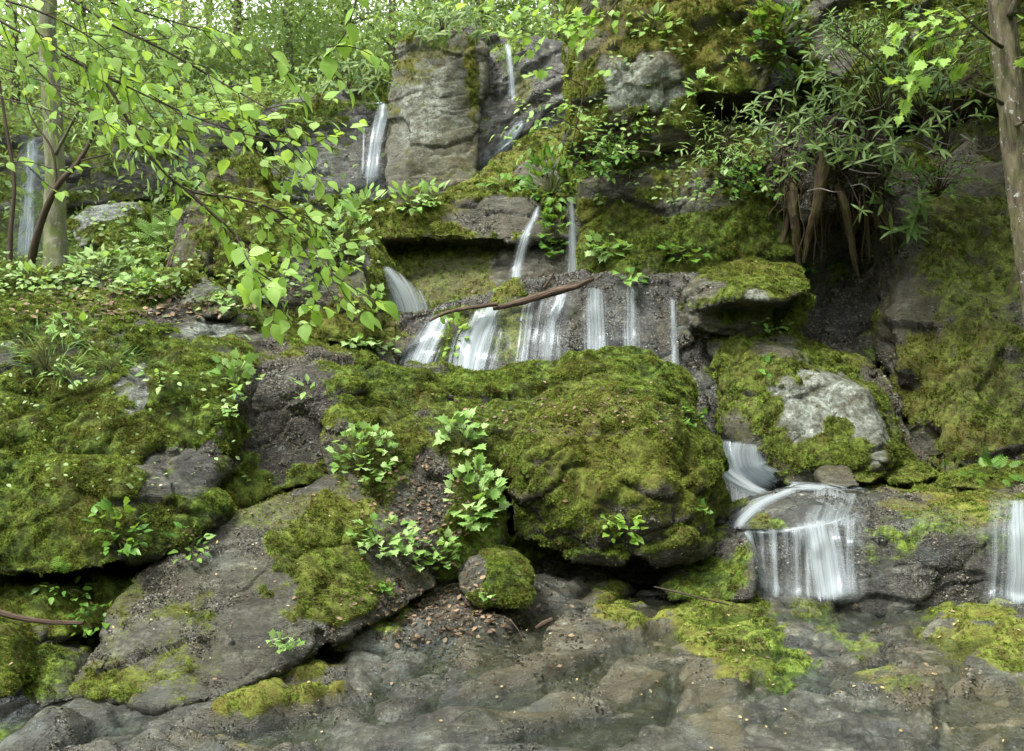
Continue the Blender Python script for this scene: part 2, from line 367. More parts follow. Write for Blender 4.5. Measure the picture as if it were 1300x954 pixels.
def scatter_tree(name, protos):
    """Geometry nodes: put one of the prototypes on every vertex, with its stored rotation and size."""
    g = bpy.data.node_groups.new(name, 'GeometryNodeTree')
    g.interface.new_socket("Geometry", in_out='INPUT', socket_type='NodeSocketGeometry')
    g.interface.new_socket("Geometry", in_out='OUTPUT', socket_type='NodeSocketGeometry')
    gi = g.nodes.new("NodeGroupInput"); go = g.nodes.new("NodeGroupOutput")
    gg = g.nodes.new("GeometryNodeGeometryToInstance")
    for p in reversed(protos):
        oi = g.nodes.new("GeometryNodeObjectInfo"); oi.inputs[0].default_value = p
        g.links.new(oi.outputs['Geometry'], gg.inputs[0])
    m2p = g.nodes.new("GeometryNodeMeshToPoints"); g.links.new(gi.outputs[0], m2p.inputs[0])
    iop = g.nodes.new("GeometryNodeInstanceOnPoints"); g.links.new(m2p.outputs[0], iop.inputs['Points']); g.links.new(gg.outputs[0], iop.inputs['Instance'])
    iop.inputs['Pick Instance'].default_value = True
    def na(nm, typ):
        a = g.nodes.new("GeometryNodeInputNamedAttribute"); a.data_type = typ; a.inputs[0].default_value = nm; return a.outputs[0]
    rot = g.nodes.new("FunctionNodeEulerToRotation"); g.links.new(na("rot", 'FLOAT_VECTOR'), rot.inputs[0])
    g.links.new(rot.outputs[0], iop.inputs['Rotation']); g.links.new(na("size", 'FLOAT'), iop.inputs['Scale'])
    g.links.new(iop.outputs[0], go.inputs[0]); return g
MOSS_TREE = scatter_tree("scatter_moss", TUFTS); CRUST_TREE = scatter_tree("scatter_crust", FLAKES)
N_TUFT = [0]
def moss_child(V, Q, N, mossv, owner, dens=1.0, size=1.0, name='moss', tree=None, mat=None, pitch=2.3, tilt=.28):
    A = V[Q]; c = A.mean(1); fn = np.cross(A[:, 2] - A[:, 0], A[:, 3] - A[:, 1]); area = np.linalg.norm(fn, axis=1) * .5
    fn = fn / np.maximum(2 * area, 1e-12)[:, None]
    m = mossv[Q].mean(1); view = np.array([0, 0, CH]) - c; dist = np.linalg.norm(view, axis=1); fac = (fn * view).sum(1) / dist
    u = c[:, 0] / np.maximum(c[:, 1], .1) * F + CU; v = CV - (c[:, 2] - CH) / np.maximum(c[:, 1], .1) * F
    ok = (m > .42) & (fac > -.35) & (u > -160) & (u < 1460) & (v > -140) & (v < 1080)
    sp = np.maximum(pitch * dist / F, .0085)
    lam = np.where(ok, area / sp ** 2 * dens * sstep(.42, .75, m), 0)
    cnt = rng.poisson(lam); idx = np.repeat(np.arange(len(Q)), cnt)
    if len(idx) < 5: return
    a = rng.random((len(idx), 1)); b = rng.random((len(idx), 1))
    q = A[idx]; pts = (q[:, 0] * (1 - a) + q[:, 1] * a) * (1 - b) + (q[:, 3] * (1 - a) + q[:, 2] * a) * b
    nn = fn[idx] + rng.normal(0, tilt, (len(idx), 3)) + np.array([0, 0, .35 if name == 'moss' else 0]); nn /= np.linalg.norm(nn, axis=1)[:, None]
    ry = np.arccos(np.clip(nn[:, 2], -1, 1)); rz = np.arctan2(nn[:, 1], nn[:, 0])
    rot = np.stack([np.zeros(len(idx)), ry, rz], 1)
    clump = np.clip(.85 + 1.0 * fbm(pts, 12, 3, 5), .25, 1.9)
    sz = sp[idx] * .88 * rng.uniform(.7, 1.4, len(idx)) * clump * size
    me = mesh_from(name, pts, np.zeros((0, 3), np.int32), {"rot": rot, "size": sz}); me.materials.append(mat or MOSSM)
    o = link(name, me, owner); o["kind"] = "stuff"
    md = o.modifiers.new("moss", 'NODES'); md.node_group = tree or MOSS_TREE; N_TUFT[0] += len(idx)

def finish_rock(name, V, Q, st, spots, label, cat, kind=None, group=None, parent=None):
    N = normals(V, Q)
    nn = fbm(V, 1.7, 4, st['seed'] + 30) * .6 + fbm(V, 6, 5, st['seed'] + 31, .65) * .5
    moss = .5 + st['moss'] + st['up'] * (N[:, 2] - .15) + nn * st.get('mnoise', 1.0)
    moss = np.clip(moss, 0, 1.05); moss = paint(V, spots, 'moss', moss)
    under = sstep(-.25, -.6, N[:, 2]); moss = moss * (1 - under * .8)
    mnz = sstep(.45, .8, moss)
    V = V + N * (mnz * (.006 + st.get('cushion', .013) * (.5 + fbm(V, 8, 4, 51)) ))[:, None]
    N = normals(V, Q)
    att = {'moss': moss}
    for ch, dv in (('wet', st['wet']), ('pale', st['pale']), ('crust', st['crust']), ('gold', st['gold']), ('lichen', st['lichen'])):
        att[ch] = np.clip(paint(V, spots, ch, np.full(len(V), float(dv))), 0, 1)
    me = mesh_from(name, V, Q, att, True, (ROCK,))
    o = link(name, me, parent); tag(o, label, cat, group, kind)
    add_bvh(V, Q, o)
    if st['tufts'] > 0: moss_child(V, Q, N, moss, o, st['tufts'], st.get('tsize', 1))
    if st.get('flakes', 1) > 0 and name != 'hillside_ground':
        cv = np.clip(att['crust'] * .9 + att['wet'] * .12 + fbm(V, 3.2, 4, 91) * .6, 0, 1) * (1 - sstep(.38, .6, moss)) * (1 - .8 * att['pale'])
        moss_child(V, Q, N, cv, o, st.get('flakes', 1) * 1.2, .72, 'crust', CRUST_TREE, CRUSTM, 2.7, .5)
    return o
def rock(name, hulls, vox, label, cat='boulder', kind=None, group=None, spots=(), **kw):
    st = dict(seed=len(SOLIDS) * 7 + 3, round=4, big=.05, bigf=1.6, block=.03, cell=(.5, .5, .22), tilt=(-.15, .08), strata=.0, layer=.16,
              fine=.012, moss=0., up=.6, wet=.15, pale=0., crust=.2, gold=0., lichen=.6, tufts=1.0)
    st.update(kw); s = st['seed']
    V, Q = remesh([hullpts(*h) if isinstance(h, tuple) else hullpts(h) for h in hulls], vox); E = edges_of(Q)
    V = smooth(V, E, st['round']); N = normals(V, Q)
    V = V + N * (st['big'] * fbm(V, st['bigf'], 3, s))[:, None]
    W = V + .13 * np.stack([fbm(V, 2.4, 3, s + 9), fbm(V, 2.4, 3, s + 10), fbm(V, 2.4, 3, s + 11)], 1)
    if st['block'] > 0:
        T = W.copy(); T[:, 2] = T[:, 2] + T[:, 0] * st['tilt'][0] + T[:, 1] * st['tilt'][1]
        T = T / np.array(st['cell']); d1, d2, idd = voro(T, s + 20)
        e = sstep(0, .13, d2 - d1)
        V = V + N * (st['block'] * ((idd - .5) * 1.5 - (1 - e) * .55 * sstep(-.1, .35, fbm(V, 1.3, 2, s + 8))))[:, None]
    V = V + N * (st['big'] * .55 * fbm(V, st['bigf'] * 2.4, 4, s + 70))[:, None]
    if st['strata'] > 0:
        h = (W[:, 2] + W[:, 0] * st['tilt'][0] + W[:, 1] * st['tilt'][1]) / st['layer'] + .8 * fbm(W, .9, 2, s + 40)
        k = np.floor(h); fr = h - k; r = _h(k.astype(np.int64).astype(np.uint32), np.zeros(len(k), np.uint32), np.zeros(len(k), np.uint32), s)
        prof = (r - .5) * 1.3 + .35 * sstep(0, .25, fr) - .5 * sstep(.86, 1, fr)
        V = V + N * (st['strata'] * prof * (1 - .8 * np.abs(N[:, 2])))[:, None]
    N = normals(V, Q)
    V = V + N * (st['fine'] * fbm(V, 9, 4, s + 50) + st['fine'] * .8 * np.abs(fbm(V, 5, 4, s + 60)))[:, None]
    return finish_rock(name, V, Q, st, spots, label, cat, kind, group)

# ------------------------------------------------------------------ terrain: one sheet under everything, out to the horizon
def interp(y, tab): return np.interp(y, [t[0] for t in tab], [t[1] for t in tab])
T_L = [(3, -.3), (6.2, -.1), (7.2, 1.2), (8, 1.85), (9, 2.25), (11, 2.7), (14, 3.2), (15.5, 5), (20, 7.2), (26, 9.2), (45, 15), (120, 30)]
T_M = [(3, -.3), (6.5, .0), (8, .35), (9.6, .7), (10.2, 1.9), (11.4, 2.1), (12, 2.9), (14, 3.3), (15.5, 4.2), (17, 5.8), (20, 7.6), (26, 9.4), (45, 15), (120, 30)]
T_R = [(3, -.3), (7, .2), (8.6, .55), (10, 1.0), (11.2, 2.6), (12.5, 5.6), (15, 7.5), (25, 11), (45, 16), (120, 30)]
def terrain_z(x, y):
    wl = sstep(-.6, -2.2, x + (y - 8) * .05); wr = sstep(.6, 1.9, x)
    z = interp(y, T_M) * (1 - wl) * (1 - wr) + interp(y, T_L) * wl * (1 - wr) + interp(y, T_R) * wr
    return z
ax = np.concatenate([-np.geomspace(150, 6, 24), np.arange(-5.8, 6, .16), np.geomspace(6, 150, 24)])
ay = np.concatenate([-np.geomspace(60, .6, 12), np.arange(-.4, 20, .16), np.geomspace(20, 200, 30)])
X, Y_ = np.meshgrid(ax, ay); pv = np.stack([X.ravel(), Y_.ravel(), np.zeros(X.size)], 1)
pv[:, 2] = terrain_z(pv[:, 0], pv[:, 1]) + 9 * sstep(-4, -16, pv[:, 1]) + 7 * sstep(6.5, 15, np.abs(pv[:, 0])) * sstep(16, 9, pv[:, 1]) - .12 + .12 * fbm(pv, .8, 4, 3) * sstep(6, 9, pv[:, 1]) + sstep(30, 60, np.abs(pv[:, 0])) * 6  # banks raised behind and beside the viewer to block low skylight
nx = len(ax); ii = np.arange(len(ay) - 1)[:, None] * nx + np.arange(nx - 1)[None]
QT = np.stack([ii, ii + 1, ii + nx + 1, ii + nx], -1).reshape(-1, 4)
st0 = dict(seed=900, moss=.12, up=.4, wet=0, pale=0, crust=.6, gold=.0, lichen=.2, tufts=0)
finish_rock("hillside_ground", pv, QT, st0, [], None, None, 'structure')

# stream bed: polished wet slabs in front
gx = np.arange(-4.1, 4.3, .016); gy = np.arange(3.5, 8.0, .021)
X, Y_ = np.meshgrid(gx, gy); x, y = X.ravel(), Y_.ravel(); p = np.stack([x, y, x * 0], 1)
def bed_z(x, y, p, full=True):
    z = .10 * (y - 5) + .15 * np.exp(-((x + .5) / .7) ** 2 - ((y - 6.7) / .55) ** 2) + .05 * np.exp(-((x - 1.3) / .6) ** 2 - ((y - 6.0) / .3) ** 2)
    z = z - .30 * sstep(-2.0, -2.5, x) * sstep(6.4, 5.6, y)
    ws = p + .25 * np.stack([fbm(p, 1.1, 3, 301), fbm(p, 1.1, 3, 302), 0 * x], 1)
    T = ws @ np.array([[.82, .57, 0], [-.57, .82, 0], [0, 0, 1]]).T / np.array([1.35, .42, 1]); d1, d2, idd = voro(T, 310)
    e = sstep(0, .10, d2 - d1)
    T2 = ws / np.array([.5, .22, 1]); a1, a2, id2 = voro(T2, 320); e2 = sstep(0, .16, a2 - a1)
    z = z + .13 * (idd - .5) - .05 * (1 - e) + (.035 * (id2 - .5) - .04 * (1 - e2)) * sstep(-.1, .3, fbm(p, .9, 2, 33))
    tw = (fbm(p, .8, 4, 361) * .30 + .22 * (x * .45 + y * .55)) / .085; k = np.floor(tw); fr = tw - k
    z = z + .05 * (k + sstep(.74, .97, fr)) - .05 * tw * .95
    T3 = ws / np.array([.16, .07, 1]); c1, c2, id3 = voro(T3, 325); z = z + (.010 * (id3 - .5) - .005 * (1 - sstep(0, .2, c2 - c1))) * sstep(-.25, .3, fbm(p, 1.6, 2, 34))
    z = z + .05 * fbm(p, 1.1, 4, 340) + .024 * fbm(p * np.array([.7, 2.4, 1]), 6, 5, 350) * .8 - .035 * np.abs(fbm(p * np.array([.6, 1.6, 1]), 4, 3, 351))
    return z
p[:, 2] = bed_z(x, y, p); nx = len(gx); ii = np.arange(len(gy) - 1)[:, None] * nx + np.arange(nx - 1)[None]
QB = np.stack([ii, ii + 1, ii + nx + 1, ii + nx], -1).reshape(-1, 4)
# smooth the cracks a little, as running water does
p = smooth(p, edges_of(QB), 1); p[:, 2] += .006 * fbm(p, 22, 3, 355) * (.5 + fbm(p, 1.7, 2, 356))
bed_spots = [('moss', 925, 800, 6.1, 75, 40, .95), ('moss', 1260, 830, 5.9, 70, 35, .9), ('moss', 1245, 785, 6.2, 55, 14, .9), ('moss', 790, 765, 6.3, 45, 22, .75),
             ('moss', 370, 845, 5.4, 75, 30, .8), ('gold', 370, 845, 5.4, 90, 40, .6), ('gold', 925, 800, 6.1, 90, 50, .35), ('gold', 790, 765, 6.3, 50, 30, .5), ('gold', 1260, 830, 5.9, 100, 50, .35),
             ('moss', 1080, 800, 6.0, 45, 25, .55), ('moss', 500, 775, 6.2, 30, 12, .9),
             ('crust', 560, 790, 6.0, 130, 45, .9), ('crust', 800, 790, 6.1, 70, 25, .7), ('crust', 1130, 840, 5.6, 80, 18, .7),
             ('pale', 470, 810, 5.7, 80, 32, .5), ('pale', 870, 770, 6.3, 60, 16, .4), ('pale', 1090, 775, 6.3, 90, 10, .4), ('gold', 1010, 850, 5.6, 60, 40, 0), ('gold', 700, 840, 5.6, 120, 30, .5), ('gold', 860, 835, 5.6, 60, 30, .6), ('gold', 1200, 860, 5.6, 120, 30, .6)]
BED = finish_rock("stream_bed", p, QB, dict(seed=901, moss=-.33, up=0.0, mnoise=.45, wet=1., pale=0.1, crust=.4, gold=.08, lichen=.35, flakes=.3, tufts=.8, tsize=.8, cushion=.012), bed_spots,
            "wet grey rock slabs of the stream bed with moss patches across the foreground", None, 'structure')

# thin water running over the slabs: it stands a little above the local low ground, so hollows fill and ridges stay dry
ZB = np.array([v.co[2] for v in BED.data.vertices]).reshape(len(gy), len(gx))[::2, ::2]; W_ = ZB.copy()
for _ in range(70):
    W_[1:-1] = (W_[:-2] + 2 * W_[1:-1] + W_[2:]) / 4; W_[:, 1:-1] = (W_[:, :-2] + 2 * W_[:, 1:-1] + W_[:, 2:]) / 4
fx, fy = gx[::2], gy[::2]; X, Y_ = np.meshgrid(fx, fy); pw = np.stack([X.ravel(), Y_.ravel(), (W_ - .005).ravel()], 1)
pw[:, 2] += .006 * fbm(pw, 2, 2, 412) - .02 * sstep(.5, -1.5, pw[:, 0])
nx = len(fx); ii = np.arange(len(fy) - 1)[:, None] * nx + np.arange(nx - 1)[None]; QW = np.stack([ii, ii + 1, ii + nx + 1, ii + nx], -1).reshape(-1, 4)
cz = (pw[QW][:, :, 2].max(1) > (ZB.ravel()[QW]).min(1) - .002); QW = QW[cz]
tag(link("stream_water", mesh_from("stream_water", pw, QW, None, True, (FILM,))), "thin clear water running over the stream slabs", None, None, 'structure')
# ------------------------------------------------------------------ rocks, near to far
rock("mossy_outcrop", [
    ([(-90, 430, 6.6), (-90, 700, 5.7), (60, 362, 7.6), (230, 350, 8.0), (-90, 352, 7.9), (322, 395, 7.8), (150, 385, 7.3), (150, 480, 6.5), (285, 540, 6.35), (60, 690, 5.95), (215, 665, 6.0), (320, 470, 7.0), (290, 600, 6.3), (40, 470, 6.5)], 1.6),
    ([(-90, 590, 5.9), (-10, 600, 5.8), (110, 585, 5.9), (220, 605, 6.0), (278, 655, 6.0), (240, 690, 5.85), (130, 728, 5.62), (30, 738, 5.55), (-90, 742, 5.5), (120, 650, 5.68), (10, 660, 5.62)], 1.0),
    ([(290, 410, 7.6), (475, 448, 7.55), (450, 600, 6.75), (270, 655, 6.35), (300, 520, 6.72), (450, 500, 7.0), (380, 440, 7.35)], 1.0),
    ([(-90, 742, 5.62), (130, 738, 5.85), (175, 800, 5.7), (20, 820, 5.4), (-90, 800, 5.4), (60, 745, 5.7)], .9)], .019,
    "big mossy outcrop filling the left side of the photo", 'boulder', moss=.16, up=.35, big=.07, block=.05, cell=(.55, .5, .30), tufts=1.0, crust=.3, lichen=.8, cushion=.018,
    spots=[('moss', 375, 535, 7.0, 62, 95, .05), ('crust', 370, 520, 7.0, 95, 130, 1.), ('moss', 280, 400, 7.6, 70, 14, .75), ('wet', 375, 520, 7.0, 85, 120, .35), ('moss', 172, 505, 6.5, 32, 38, .05), ('pale', 172, 505, 6.5, 32, 38, .45),
           ('moss', 225, 595, 6.2, 65, 32, .15), ('wet', 225, 595, 6.2, 60, 30, .8), ('moss', 230, 400, 7.4, 60, 22, .3), ('crust', 240, 400, 7.4, 60, 25, .8), ('moss', 270, 415, 7.4, 25, 18, .05),
           ('pale', 265, 415, 7.4, 28, 18, .7), ('moss', 60, 560, 6.0, 120, 80, .95), ('moss', 110, 610, 5.8, 90, 22, .9), ('moss', 40, 400, 7.3, 90, 22, .9), ('moss', 60, 760, 5.8, 110, 30, .8), ('gold', 380, 440, 7.6, 80, 30, .3), ('crust', 90, 380, 7.8, 120, 14, .9)])
rock("mossy_boulder", [
    ([(425, 462, 7.7), (540, 472, 7.45), (600, 535, 7.1), (632, 590, 6.95), (628, 690, 6.75), (590, 735, 6.55), (425, 745, 6.35), (405, 570, 6.7), (430, 530, 6.8), (520, 570, 6.75), (540, 690, 6.4)], 1.5)], .0185,
    "tall rounded rock with herbs between the dark crusted hollow and the central boulder", moss=-.02, up=.35, big=.06, tufts=1.0, crust=.7, wet=.3,
    spots=[('moss', 500, 500, 7.2, 60, 30, .8), ('moss', 600, 660, 6.8, 45, 60, .95), ('crust', 570, 600, 6.9, 45, 60, .9), ('moss', 555, 610, 6.9, 26, 50, .1), ('moss', 455, 620, 6.6, 45, 60, .75), ('moss', 440, 700, 6.4, 50, 40, .85), ('moss', 590, 720, 6.6, 40, 25, .9)])
rock("sloping_rock_slab", [
    ([(95, 885, 5.15), (150, 762, 5.6), (235, 690, 5.95), (440, 598, 6.6), (520, 690, 6.35), (560, 745, 6.3), (420, 775, 5.85), (330, 812, 5.6), (290, 885, 5.15), (200, 905, 5.0), (300, 720, 5.75)], .9)], .015,
    "bare grey rock slab leaning up from the stream bed at lower left", moss=-.30, up=.1, big=.04, block=.028, cell=(.6, .5, .25), gold=.25, wet=.8, crust=.4, lichen=.9, tufts=.9,
    spots=[('moss', 410, 690, 6.2, 75, 75, .85), ('moss', 350, 640, 6.3, 60, 30, .5), ('moss', 430, 750, 6.0, 60, 25, .8), ('crust', 200, 740, 5.7, 45, 30, .9), ('pale', 270, 700, 5.9, 55, 35, .22), ('pale', 250, 800, 5.5, 100, 40, .12), ('moss', 160, 745, 5.8, 45, 25, .5)])
rock("mossy_boulder", [
    ([(600, 484, 8.1), (690, 464, 8.3), (800, 460, 8.3), (862, 490, 8.0), (910, 560, 7.6), (918, 620, 7.35), (914, 672, 7.1), (640, 500, 7.6), (660, 540, 7.05), (760, 512, 7.1), (850, 545, 6.85), (895, 600, 6.9), (893, 690, 6.75), (638, 640, 6.85), (650, 690, 6.75), (720, 712, 6.68), (810, 712, 6.6), (870, 705, 6.7), (700, 590, 6.7), (830, 620, 6.55)], 1.2),
    ([(512, 466, 8.4), (560, 476, 8.2), (650, 492, 7.9), (665, 560, 7.1), (655, 650, 7.0), (590, 600, 7.2), (545, 520, 7.7)], 1.0),
    ([(640, 690, 7.1), (900, 690, 7.2), (905, 745, 7.0), (650, 742, 6.95)], .9)], .016,
    "large round boulder covered in green moss in the middle of the stream", moss=.14, up=.45, round=3, big=.10, bigf=1.7, block=.075, cell=(.7, .6, .35), tufts=1.1, tsize=1.0, crust=.6, wet=.2, cushion=.022,
    spots=[('crust', 730, 545, 7.0, 130, 25, 1.), ('moss', 730, 548, 7.0, 90, 9, .55), ('moss', 720, 482, 8, 200, 22, 1.0), ('gold', 740, 600, 6.8, 200, 90, .22), ('moss', 890, 560, 7.4, 40, 90, 1.0), ('moss', 780, 725, 7.0, 130, 22, .15)])
rock("mossy_stone", [([(585, 722, 6.4), (618, 705, 6.4), (655, 704, 6.4), (674, 730, 6.3), (664, 768, 6.1), (612, 772, 6.1), (585, 748, 6.2), (640, 735, 6.1)], .35)], .012,
    "small domed stone with bright green moss at the left foot of the central boulder", moss=.3, up=.2, big=.02, block=0, crust=.6, tufts=1.4, tsize=1.1, spots=[('moss', 590, 730, 6.2, 24, 24, .1)])
rock("rock_ledge", [
    ([(905, 675, 7.1), (1000, 672, 6.8), (1080, 680, 6.72), (1150, 688, 6.6), (1240, 684, 6.5), (1420, 655, 6.5), (1420, 810, 6.35), (1250, 785, 6.45), (1080, 778, 6.6), (920, 778, 6.8), (1110, 618, 8.1), (1420, 590, 8.2), (905, 645, 8.0)], 1.2)], .015,
    "broad dark ledge of wet rock the lower cascade spills over at right", 'rock', moss=-.5, up=.12, big=.05, block=.035, cell=(.5, .5, .25), wet=1., crust=.7, tufts=.9, lichen=.1,
    spots=[('moss', 1230, 632, 7.4, 90, 14, .75), ('gold', 1230, 632, 7.4, 120, 20, .6), ('moss', 1160, 645, 7.2, 40, 14, .5)])
rock("water_worn_boulder", [
    ([(932, 674, 6.85), (945, 650, 7.1), (985, 628, 7.4), (1055, 619, 7.5), (1102, 628, 7.4), (1110, 652, 7.1), (1085, 672, 6.85), (1010, 678, 6.75), (1040, 640, 6.95)], .6)], .014,
    "low rounded rock under the water veil in the lower cascade", moss=-.45, up=0, big=.02, block=.012, wet=1, crust=.3, tufts=.5, spots=[('moss', 955, 655, 7.3, 25, 15, .6)])
rock("wet_rock", [([(905, 690, 6.9), (945, 672, 6.85), (962, 700, 6.6), (955, 760, 6.45), (915, 765, 6.5), (895, 735, 6.7)], .5), ([(835, 745, 6.7), (860, 712, 6.8), (905, 705, 6.9), (915, 740, 6.6), (905, 762, 6.5), (850, 762, 6.55)], .5)], .013,
    "dark wet rock wedged between the central boulder and the lower fall", moss=-.25, up=.2, big=.03, wet=.9, crust=.9, spots=[('moss', 900, 735, 6.7, 20, 25, .7)])
rock("half_mossy_boulder", [
    ([(905, 432, 9.25), (990, 424, 9.3), (1050, 440, 9.2), (1118, 490, 9.0), (1166, 588, 8.6), (1130, 618, 8.2), (1010, 620, 8.1), (930, 555, 8.5), (1000, 447, 8.65), (1098, 500, 8.3), (1128, 585, 8.0), (1000, 540, 8.15), (1020, 590, 8.0)], 1.2)], .017,
    "boulder with a bare pale grey face and mossy top above the lower cascade", moss=.22, up=.25, big=.06, block=.05, cell=(.5, .5, .35), crust=.3, lichen=.8, tufts=1., gold=.25,
    spots=[('moss', 1055, 505, 8.3, 74, 56, .0), ('pale', 1055, 505, 8.3, 78, 60, 1.), ('wet', 1055, 505, 8.3, 78, 60, .1), ('moss', 1100, 530, 8.3, 30, 45, .15), ('pale', 1100, 530, 8.3, 30, 45, .8), ('crust', 1060, 500, 8.4, 60, 50, 0), ('moss', 1085, 455, 9, 60, 16, 1.), ('moss', 1065, 545, 8.1, 20, 14, .75)])
rock("overhanging_boulder", [
    ([(868, 372, 9.4), (895, 348, 9.6), (960, 334, 9.8), (1020, 338, 9.6), (1034, 368, 9.1), (1000, 382, 8.8), (930, 380, 8.6), (880, 395, 8.9)], 1.2),
    ([(868, 372, 9.4), (900, 380, 8.9), (975, 385, 9.1), (975, 425, 9.1), (930, 428, 9.0), (880, 418, 9.0)], 1.0),
    ([(985, 380, 9.5), (1030, 375, 9.5), (1022, 412, 9.3), (1000, 425, 9.2), (960, 425, 9.3)], .9)], .02,
    "mossy capped boulder with a dark hollow beneath, topmost beside the right cliff", moss=.15, up=.4, big=.05, block=.04, tufts=1., gold=.25, spots=[('moss', 890, 365, 9.2, 24, 20, .1), ('moss', 955, 375, 8.8, 20, 10, .1), ('pale', 955, 375, 8.8, 22, 10, .8), ('moss', 960, 345, 9.4, 80, 16, 1.)])
for k, (nm, lab, pts, sp) in enumerate([
    ("brown_stone", "small brown wedge shaped stone resting on the lip of the lower cascade", [(1040, 590, 8.0), (1062, 584, 8.0), (1078, 592, 7.9), (1092, 618, 7.75), (1048, 622, 7.7), (1040, 606, 7.8)], [('moss', 1065, 600, 7.9, 40, 30, -.1)]),
    ("mossy_stone", "small flat topped mossy stone right behind the brown wedge stone", [(1066, 580, 8.1), (1090, 574, 8.2), (1120, 576, 8.2), (1127, 604, 8.0), (1105, 615, 7.9), (1075, 612, 7.95)], [('pale', 1100, 578, 8.1, 25, 6, .5)]),
    ("mossy_stone", "low mossy mound of stone at the foot of the leaning dark slab", [(1130, 600, 8.2), (1150, 588, 8.3), (1175, 588, 8.3), (1190, 605, 8.1), (1165, 616, 7.9), (1132, 614, 7.9)], []),
    ("mossy_stone", "long flat mossy stone at the right edge under the ferny plants", [(1195, 612, 8.0), (1240, 600, 8.1), (1330, 590, 8.1), (1340, 625, 7.8), (1200, 622, 7.8)], [])]):
    rock(nm, [(pts, .35)], .013, lab, 'stone', moss=-.6 if k == 0 else .12, up=.4, big=.012, block=.008, tufts=1., crust=.3, wet=.3 if k == 0 else .1, gold=.4, lichen=0 if k == 0 else .5, spots=sp)
rock("rock_ledge", [
    ([(490, 405, 9.7), (560, 385, 9.6), (640, 366, 9.5), (740, 350, 9.5), (895, 352, 9.6), (925, 400, 9.45), (935, 470, 9.25), (945, 640, 8.8), (880, 640, 8.7), (640, 560, 8.85), (490, 560, 9.0), (640, 470, 9.1), (760, 430, 9.15), (860, 440, 9.1)], 1.9),
    ([(425, 400, 9.9), (540, 400, 9.8), (545, 425, 9.5), (480, 480, 9.0), (420, 470, 9.0)], 1.5)], .022,
    "wide middle rock ledge with several thin falls running down it behind the central boulder", 'rock', moss=-.42, up=.3, big=.07, block=.045, cell=(.45, .5, .5), wet=1., crust=.75, tufts=.9,
    spots=[('moss', 645, 420, 9.2, 26, 55, .9), ('gold', 645, 420, 9.2, 30, 60, .4), ('moss', 590, 400, 9.4, 40, 12, .7), ('moss', 560, 440, 9.3, 20, 30, .7), ('moss', 470, 420, 9.5, 50, 30, .6), ('pale', 880, 400, 9.3, 30, 40, .2), ('pale', 905, 520, 9, 25, 60, .25), ('gold', 475, 420, 9.5, 50, 30, .5)])
rock("bedded_rock_block", [
    ([(440, 268, 11.7), (480, 258, 11.5), (560, 262, 11.35), (600, 250, 11.4), (660, 244, 11.5), (740, 252, 11.6), (742, 302, 11.3), (640, 306, 11.15), (560, 304, 11.15), (450, 304, 11.3)], 1.8),
    ([(480, 318, 11.75), (560, 310, 11.7), (690, 300, 11.45), (745, 300, 11.4), (752, 405, 10.85), (650, 405, 10.8), (500, 425, 10.9), (482, 380, 11.2)], 1.6)], .024,
    "layered mossy rock block with a dark gap between its two layers, amid the falls", moss=.0, up=.5, big=.05, block=.045, cell=(.8, .6, .4), wet=.5, crust=.3, tufts=1., gold=.3,
    spots=[('moss', 505, 280, 11.4, 65, 25, .95), ('gold', 505, 280, 11.4, 70, 30, .5), ('moss', 570, 350, 11.2, 80, 40, .52), ('moss', 650, 275, 11.3, 95, 26, .12), ('wet', 600, 340, 11, 160, 90, .8), ('moss', 700, 262, 11.3, 14, 20, .7), ('moss', 700, 340, 11.1, 45, 60, .1), ('moss', 640, 340, 11.1, 14, 60, .0)])
rock("mossy_rock_pillar", [([(428, 298, 10.3), (470, 300, 10.2), (486, 330, 10.1), (497, 408, 9.9), (490, 440, 9.6), (428, 440, 9.6), (430, 350, 10.0)], 1.1)], .02,
    "short mossy pillar of rock left of the curving white fall", moss=.1, up=.4, big=.04, wet=.5, gold=.3, spots=[('moss', 450, 330, 10, 20, 25, .1)])
rock("mossy_boulder", [
    ([(282, 300, 9.2), (340, 250, 9.7), (430, 275, 9.8), (468, 320, 9.5), (470, 440, 8.9), (330, 430, 8.8), (282, 345, 9.0), (380, 330, 9.2)], 1.2)], .02,
    "wide mossy boulder behind the drooping branch, left of the middle falls", moss=.12, up=.35, big=.07, block=.05, gold=.15, crust=.4, spots=[('moss', 395, 350, 9.2, 40, 45, .3), ('pale', 400, 350, 9.2, 30, 20, .3)])
rock("mossy_boulder", [
    ([(213, 335, 9.2), (226, 275, 9.5), (268, 222, 9.9), (322, 205, 10.0), (345, 250, 9.6), (335, 340, 9.1), (250, 355, 9.0), (285, 280, 9.3)], 1.2)], .02,
    "upright mossy boulder with fern clump on its shoulder, left of the wide one", moss=.12, up=.2, big=.08, block=.06, cell=(.3, .4, .6), gold=.35, crust=.5)
rock("pointed_rock", [([(203, 385, 7.9), (222, 362, 8.0), (238, 346, 8.1), (262, 356, 8.0), (286, 378, 7.8), (290, 402, 7.6), (220, 405, 7.6), (245, 372, 7.75)], .6)], .013,
    "pale pointed rock poking up from the top of the left outcrop", 'rock', moss=-.12, up=.0, big=.015, block=.015, pale=.35, lichen=1., tufts=.8, gold=.2)
rock("pale_rock", [([(86, 282, 11), (108, 262, 11.1), (172, 256, 11.1), (180, 270, 11), (168, 296, 10.8), (140, 308, 10.7), (98, 315, 10.7)], .8)], .02,
    "pale lichen covered rock beside the mossy tree trunk at upper left", 'rock', moss=-.1, up=.1, big=.02, block=.02, pale=.75, lichen=1., spots=[('moss', 130, 292, 10.8, 30, 12, .8)])
